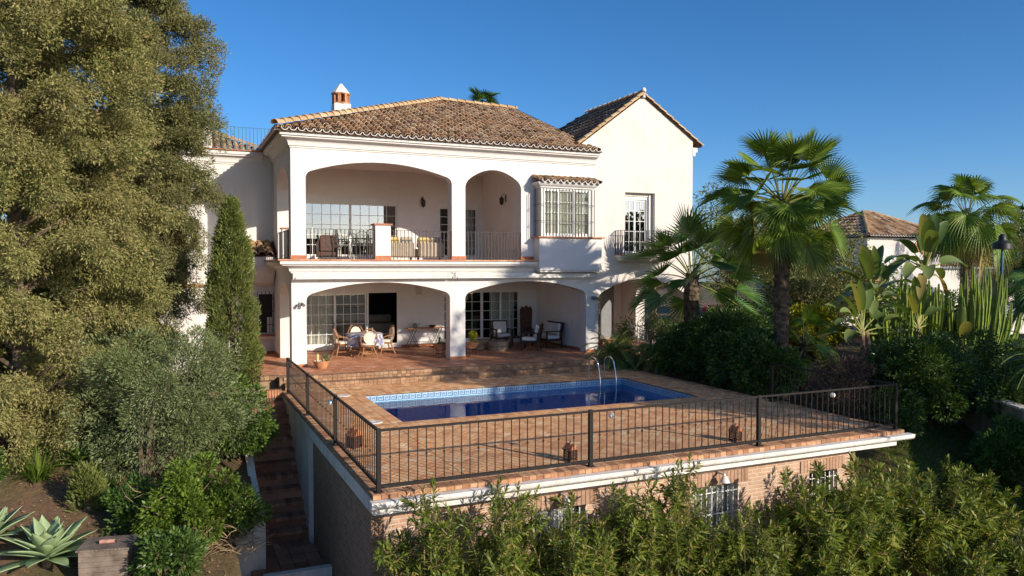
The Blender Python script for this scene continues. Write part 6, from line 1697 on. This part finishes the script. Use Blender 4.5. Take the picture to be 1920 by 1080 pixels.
leafpart('foliage', (5.85, .35, zt+.18), (.14, .14, .22), 420, .07, .03, 'yellowleaf', t, up=.8)
# millstones
for i, (x, y, r, h, lb) in enumerate(((7.35, 1.75, .36, .34, 'front round sandstone block of two on the patio'), (6.95, 2.45, .38, .34, 'rear round sandstone block of two on the patio'))):
    mb = MB(); mb.lathe((x, y, 0.004), [(r*.94, 0), (r, .03), (r, h*.46), (r*.93, h*.5), (r, h*.54), (r, h-.03), (r*.93, h), (r*.2, h+.004)], 26)
    o = mb.build('stone_block', M['millstone'], smooth=True); tag(o, lb, 'stone block', 'round stone blocks on the patio')
# dark wooden lounge set
def lounge_chair(x, y, rz, label, w=.64, name='armchair', cat='armchair', cush='wcushion', slats=7, group='dark wooden lounge seats on the patio'):
    t = empty(name, (0, 0, 0), label, cat, group); h = w/2
    for sx in (-1, 1):
        for sy in (-1, 1):
            mb = MB(); mb.box(sx*h-.025, sx*h+.025, sy*.30-.025, sy*.30+.025, 0, .62 if sy > 0 else .60); mb.build('leg', M['dwood'], t)
        mb = MB(); mb.box(sx*h-.04, sx*h+.04, -.30, .36, .60, .635); mb.build('armrest', M['dwood'], t)
    mb = MB(); mb.box(-h, h, -.3, .32, .26, .33); mb.build('seat_frame', M['dwood'], t)
    mb = MB(); y0 = -.28
    mb.bar((-h, y0-.10, .90), (h, y0-.10, .90), .05, .05); mb.bar((-h, y0, .36), (h, y0, .36), .045)
    mb.bar((-h, y0, .34), (-h, y0-.10, .92), .045); mb.bar((h, y0, .34), (h, y0-.10, .92), .045)
    for i in range(slats): xx = -h+w*(i+1)/(slats+1); mb.bar((xx, y0, .37), (xx, y0-.10, .89), .028, .015)
    mb.build('backrest', M['dwood'], t)
    nseat = max(1, round(w/.66))
    for i in range(nseat):
        a = -h+.05+i*(w-.1)/nseat; b_ = a+(w-.1)/nseat-.02
        mb = MB(); mb.box(a, b_, -.26, .30, .332, .46); mb.build('seat_cushion', M[cush], t, bevel=.03)
        mb = MB(); c_ = (a+b_)/2; mb.obox((c_, -.23, .68), ((b_-a)/2, 0, 0), (0, .055, .01), (0, -.035, .21)); mb.build('back_cushion', M[cush], t, bevel=.03)
    t.location = (x, y, 0.004); t.rotation_euler = (0, 0, rz); return t
lounge_chair(8.15, 3.3, PI*.98, 'armchair with white cushions facing the pool before the right glass door')
lounge_chair(8.55, 1.55, PI*.30, 'slatted armchair seen from behind in front of the bench')
lounge_chair(9.5, 2.2, PI/2, 'slatted wooden bench with two white cushions against the right wall', w=1.25, name='garden_bench', cat='bench', slats=15)
t = empty('side_table', (8.35, 2.45, 0.004), 'low dark wooden coffee table between the lounge seats', 'table')
mb = MB(); mb.box(8.0, 8.7, 2.2, 2.7, .36, .40); mb.build('tabletop', M['dwood'], t)
for sx in (8.05, 8.65):
    for sy in (2.25, 2.65): mb = MB(); mb.box(sx-.025, sx+.025, sy-.025, sy+.025, .004, .36); mb.build('leg', M['dwood'], t)
t = empty('carved_chair', (9.45, 3.65, 0.004), 'tall carved dark wooden chair back in the patio corner', 'chair')
mb = MB(); mb.prism([(9.22, .42), (9.68, .42), (9.70, 1.3), (9.64, 1.42), (9.52, 1.38), (9.45, 1.47), (9.38, 1.38), (9.26, 1.42), (9.20, 1.3)], 3.86, 3.92); mb.build('backrest', M['cwood'], t)
mb = MB(); mb.box(9.22, 9.68, 3.4, 3.86, .40, .45); mb.build('seat', M['cwood'], t)
for sx in (9.25, 9.65):
    for sy in (3.43, 3.88): mb = MB(); mb.box(sx-.03, sx+.03, sy-.03, sy+.03, .004, .40); mb.build('leg', M['cwood'], t)

# ---- upper loggia
ZF = F1+.022
def iron_chair(x, y, rz, label):
    t = empty('iron_chair', (0, 0, 0), label, 'chair', 'wrought iron chairs on the upper loggia')
    mb = MB(); mb.tube([(.2*math.cos(a), .2*math.sin(a), .44) for a in [2*PI*i/16 for i in range(17)]], .012, 5); mb.lathe((0, 0, .44), [(.19, 0), (.19, .012)], 16); mb.build('seat', M['blackiron'], t)
    mb = MB(); mb.tube([(-.2, -.18, .44), (-.21, -.24, .9), (-.1, -.26, 1.0), (.1, -.26, 1.0), (.21, -.24, .9), (.2, -.18, .44)], .013, 5)
    for i in range(-2, 3): mb.bar((i*.07, -.19, .46), (i*.07, -.255, .98), .010)
    for z in (.6, .75, .88): mb.bar((-.2, -.22, z), (.2, -.22, z), .009)
    mb.build('backrest', M['blackiron'], t)
    for sx in (-1, 1):
        mb = MB(); mb.tube([(sx*.2, -.2, .68), (sx*.23, .05, .68), (sx*.2, .16, .62), (sx*.18, .12, .44)], .011, 5); mb.build('armrest', M['blackiron'], t)
        for sy in (-1, 1): mb = MB(); mb.tube([(sx*.16, sy*.14, .44), (sx*.2, sy*.2, 0.0)], .013, 5); mb.build('leg', M['blackiron'], t)
    t.location = (x, y, ZF); t.rotation_euler = (0, 0, rz)
iron_chair(2.05, 2.5, -PI/2, 'black iron chair at the left of the balcony table'); iron_chair(3.5, 2.4, PI/2, 'black iron chair at the right of the balcony table')
iron_chair(2.8, 1.75, 0, 'black iron chair before the balcony table, back to the railing'); iron_chair(2.9, 3.2, PI, 'black iron chair behind the balcony table')
t = empty('iron_table', (2.8, 2.45, ZF), 'black wrought iron table among the chairs on the upper loggia', 'table')
mb = MB(); mb.box(2.3, 3.3, 2.1, 2.8, ZF+.72, ZF+.74); mb.build('tabletop', M['blackiron'], t)
for sx in (2.38, 3.22):
    for sy in (2.18, 2.72): mb = MB(); mb.tube([(sx, sy, ZF), (sx-.04, sy, ZF+.35), (sx, sy, ZF+.72)], .014, 5); mb.build('leg', M['blackiron'], t)
t = empty('wicker_chair', (1.55, 3.0, ZF), 'brown wicker tub chair at the left of the upper glass door', 'chair')
mb = MB(); mb.box(1.3, 1.85, 2.7, 3.2, ZF+.1, ZF+.42); mb.build('seat', M['cwood'], t, bevel=.03)
mb = MB(); mb.box(1.3, 1.85, 2.62, 2.7, ZF+.3, ZF+.82); mb.build('backrest', M['cwood'], t, bevel=.02)
for sx in (1.26, 1.85): mb = MB(); mb.box(sx, sx+.06, 2.7, 3.2, ZF+.1, ZF+.62); mb.build('armrest', M['cwood'], t, bevel=.015)
def sofa(x0, x1, y, label):
    t = empty('balcony_sofa', ((x0+x1)/2, y, ZF), label, 'sofa', 'cushioned sofas behind the balcony railing')
    mb = MB(); mb.box(x0, x1, y-.3, y+.35, ZF+.08, ZF+.36); mb.build('seat', M['sofa'], t, bevel=.04)
    mb = MB(); mb.box(x0, x1, y-.36, y-.22, ZF+.08, ZF+.56); mb.build('backrest', M['sofa'], t, bevel=.04)
    n = 2; w_ = (x1-x0)/n
    for i in range(n):
        mb = MB(); c_ = x0+w_*(i+.5); mb.obox((c_, y-.10, ZF+.56), (w_*.46, 0, 0), (0, .07, .02), (0, -.05, .17)); mb.build('back_cushion', M['ycushion' if i == 0 else 'sofa'], t, bevel=.04)
    for xx in (x0+.06, x1-.06): mb = MB(); mb.box(xx-.03, xx+.03, y-.1, y-.04, ZF, ZF+.09); mb.build('leg', M['dwood'], t)
sofa(3.08, 3.95, .95, 'left cushioned sofa behind the balcony railing right of the pier'); sofa(4.08, 4.95, .95, 'right cushioned sofa behind the balcony railing, by the middle pillar')

# ---- clay house lanterns on the terrace
def clay_lantern(x, y, rz, label, s=1.0):
    t = empty('clay_lantern', (0, 0, 0), label, 'garden lantern', 'terracotta house lanterns on the pool terrace')
    mb = MB(); h = .12
    for sx in (-1, 1):
        for sy in (-1, 1): mb.box(sx*h-.02, sx*h+.02, sy*h-.02, sy*h+.02, 0, .30)
    mb.box(-h, h, -h, h, 0, .04)
    for sx in (-1, 1):
        for z in (.10, .17, .24):
            mb.box(sx*h-.008, sx*h+.008, -h+.02, h-.02, z, z+.02); mb.box(-h+.02, h-.02, sx*h-.008, sx*h+.008, z, z+.02)
        for q in (-.04, .04): mb.box(sx*h-.007, sx*h+.007, q-.01, q+.01, .04, .30); mb.box(q-.01, q+.01, sx*h-.007, sx*h+.007, .04, .30)
    mb.build('lattice_body', M['cwood'], t)
    mb = MB(); mb.prism([(-.17, .30), (.17, .30), (0, .45)], -.16, .16); mb.prism([(-.04, .43), (.04, .43), (0, .52)], -.03, .03); mb.build('roof', M['skirt'], t)
    t.location = (x, y, DZ+.002); t.rotation_euler = (0, 0, rz); t.scale = (s, s, s)
clay_lantern(2.94, -11.75, .2, 'clay house lantern beside the middle left post of the front railing', .62); clay_lantern(6.48, -11.75, .1, 'clay house lantern beside the right middle post of the front railing', .62)
clay_lantern(-.22, -9.35, .5, 'larger clay house lantern by the left railing', .75)

# ---- wooden bin in the lower left corner
t = empty('garden_bin', (-4.2, -9.2, -2.0), 'weathered grey wooden garden chest with a leather handle at the bottom left', 'chest', rz=R(-12))
def loc(mb): mb.v = [(p[0]-4.2, p[1]-9.25, p[2]-2.05) for p in mb.v]; return mb
mb = MB()
for i in range(6): mb.box(-.36, .36, -.28, .28, .02+i*.085, .10+i*.085)
o = loc(mb).build('body', M['woodbin'], t)
mb = MB()
for i in range(14): mb.box(-.39+i*.0557, -.39+i*.0557+.050, -.31, .31, .535, .565)
loc(mb).build('lid', M['woodbin'], t)
mb = MB(); mb.tube([(-.14, -.05, .572), (-.13, -.05, .60), (.13, -.05, .60), (.14, -.05, .572)], .010, 5); loc(mb).build('handle_wire', M['blackiron'], t)
mb = MB(); mb.tube([(-.11, -.05, .60), (.11, -.05, .60)], .032, 8); loc(mb).build('handle', M['leather'], t)

# ---- plants and pots on the side porch
def potplant(x, y, z, r, h, label, mat, rad, n, L, W, pot='terra', stem=0.0, up=.4):
    t = empty('potted_plant', (x, y, z), label, 'potted plant', 'potted plants before the side porch')
    mb = MB(); mb.lathe((x, y, z), [(r*.72, 0), (r*.95, h*.85), (r*1.08, h*.86), (r*1.08, h), (r*.9, h), (.01, h*.9)], 18); mb.build('pot', M[pot], t, smooth=True)
    c_ = (x, y, z+h+stem+rad[2]*.8)
    leafpart('foliage', c_, rad, n, L, W, mat, t, up)
    mb = MB()
    for k_ in range(5): mb.tube([(x+random.uniform(-.03,.03), y, z+h*.9), (c_[0]+random.uniform(-.5,.5)*rad[0], c_[1]+random.uniform(-.4,.4)*rad[1], c_[2])], [.014, .006], 4, caps=False)
    mb.build('stem', M['bark'], t); return t
potplant(11.2, -.55, 0-.1, .16, .28, 'tall leafy shrub in a pot at the left of the porch arch', 'mid', (.5, .4, .6), 900, .09, .035)
potplant(12.0, -.9, -.1, .2, .36, 'flowering shrub in a weathered grey pot before the porch', 'olive', (.6, .45, .7), 1100, .08, .03, pot='millstone', stem=.1)
potplant(12.7, -.6, -.1, .18, .3, 'bushy green plant in an orange pot before the porch', 'mid', (.55, .45, .5), 1000, .08, .035, stem=.2)
potplant(10.9, -1.0, -.1, .14, .25, 'small spiky plant in a clay pot beside the porch pillar', 'bright', (.25, .25, .25), 260, .12, .02, up=1.0)
potplant(13.3, -.7, -.1, .2, .3, 'dense green plant at the right foot of the porch arch', 'mid', (.55, .5, .55), 900, .09, .04, stem=.1)
t = empty('yucca', (10.95, .9, 0), 'slim yucca with one starburst head of leaves inside the porch arch', 'yucca')
mb = MB(); mb.lathe((10.95, .9, .004), [(.14, 0), (.18, .3), (.2, .32), (.17, .33)], 16); mb.build('pot', M['terra'], t, smooth=True)
mb = MB(); mb.tube([(10.95, .9, .3), (10.98, .9, 1.2), (10.93, .9, 1.85)], [.05, .035, .03], 8); mb.build('trunk', M['bark'], t, smooth=True)
V, F = [], []
for i in range(46):
    a = i*2.39996; el = R(80-125*i/46); blade(V, F, (10.93, .9, 1.88), (math.cos(a)*math.cos(el), math.sin(a)*math.cos(el), math.sin(el)), (0, 0, 1), .52, .03, .25, 4, .1, lambda q: max(.05, 1-q**2))
np_mesh('leaves', V, F, M['dark'], t)
pf = empty('porch_fence', (11.6, -.2, 0), 'low white iron fence behind the potted plants of the porch', 'fence')
mb = MB()
for i in range(22): mb.box(11.5+i*.11-.01, 11.5+i*.11+.01, -.14, -.12, 0, .85)
mb.box(11.45, 13.9, -.145, -.115, .85, .88); mb.build('fence_panel', M['frame'], pf)
mb = MB(); mb.tube([(10.43, -.02, .5), (10.43, -.02, 1.9)], .006, 4)
for i in range(9): mb.lathe((10.43, -.03, .62+i*.13), [(.004, 0), (.028, .02), (.004, .05)], 5)
o = mb.build('hanging_chime', M['blackiron']); tag(o, 'dark hanging chain of small charms beside the porch arch', 'wind chime')
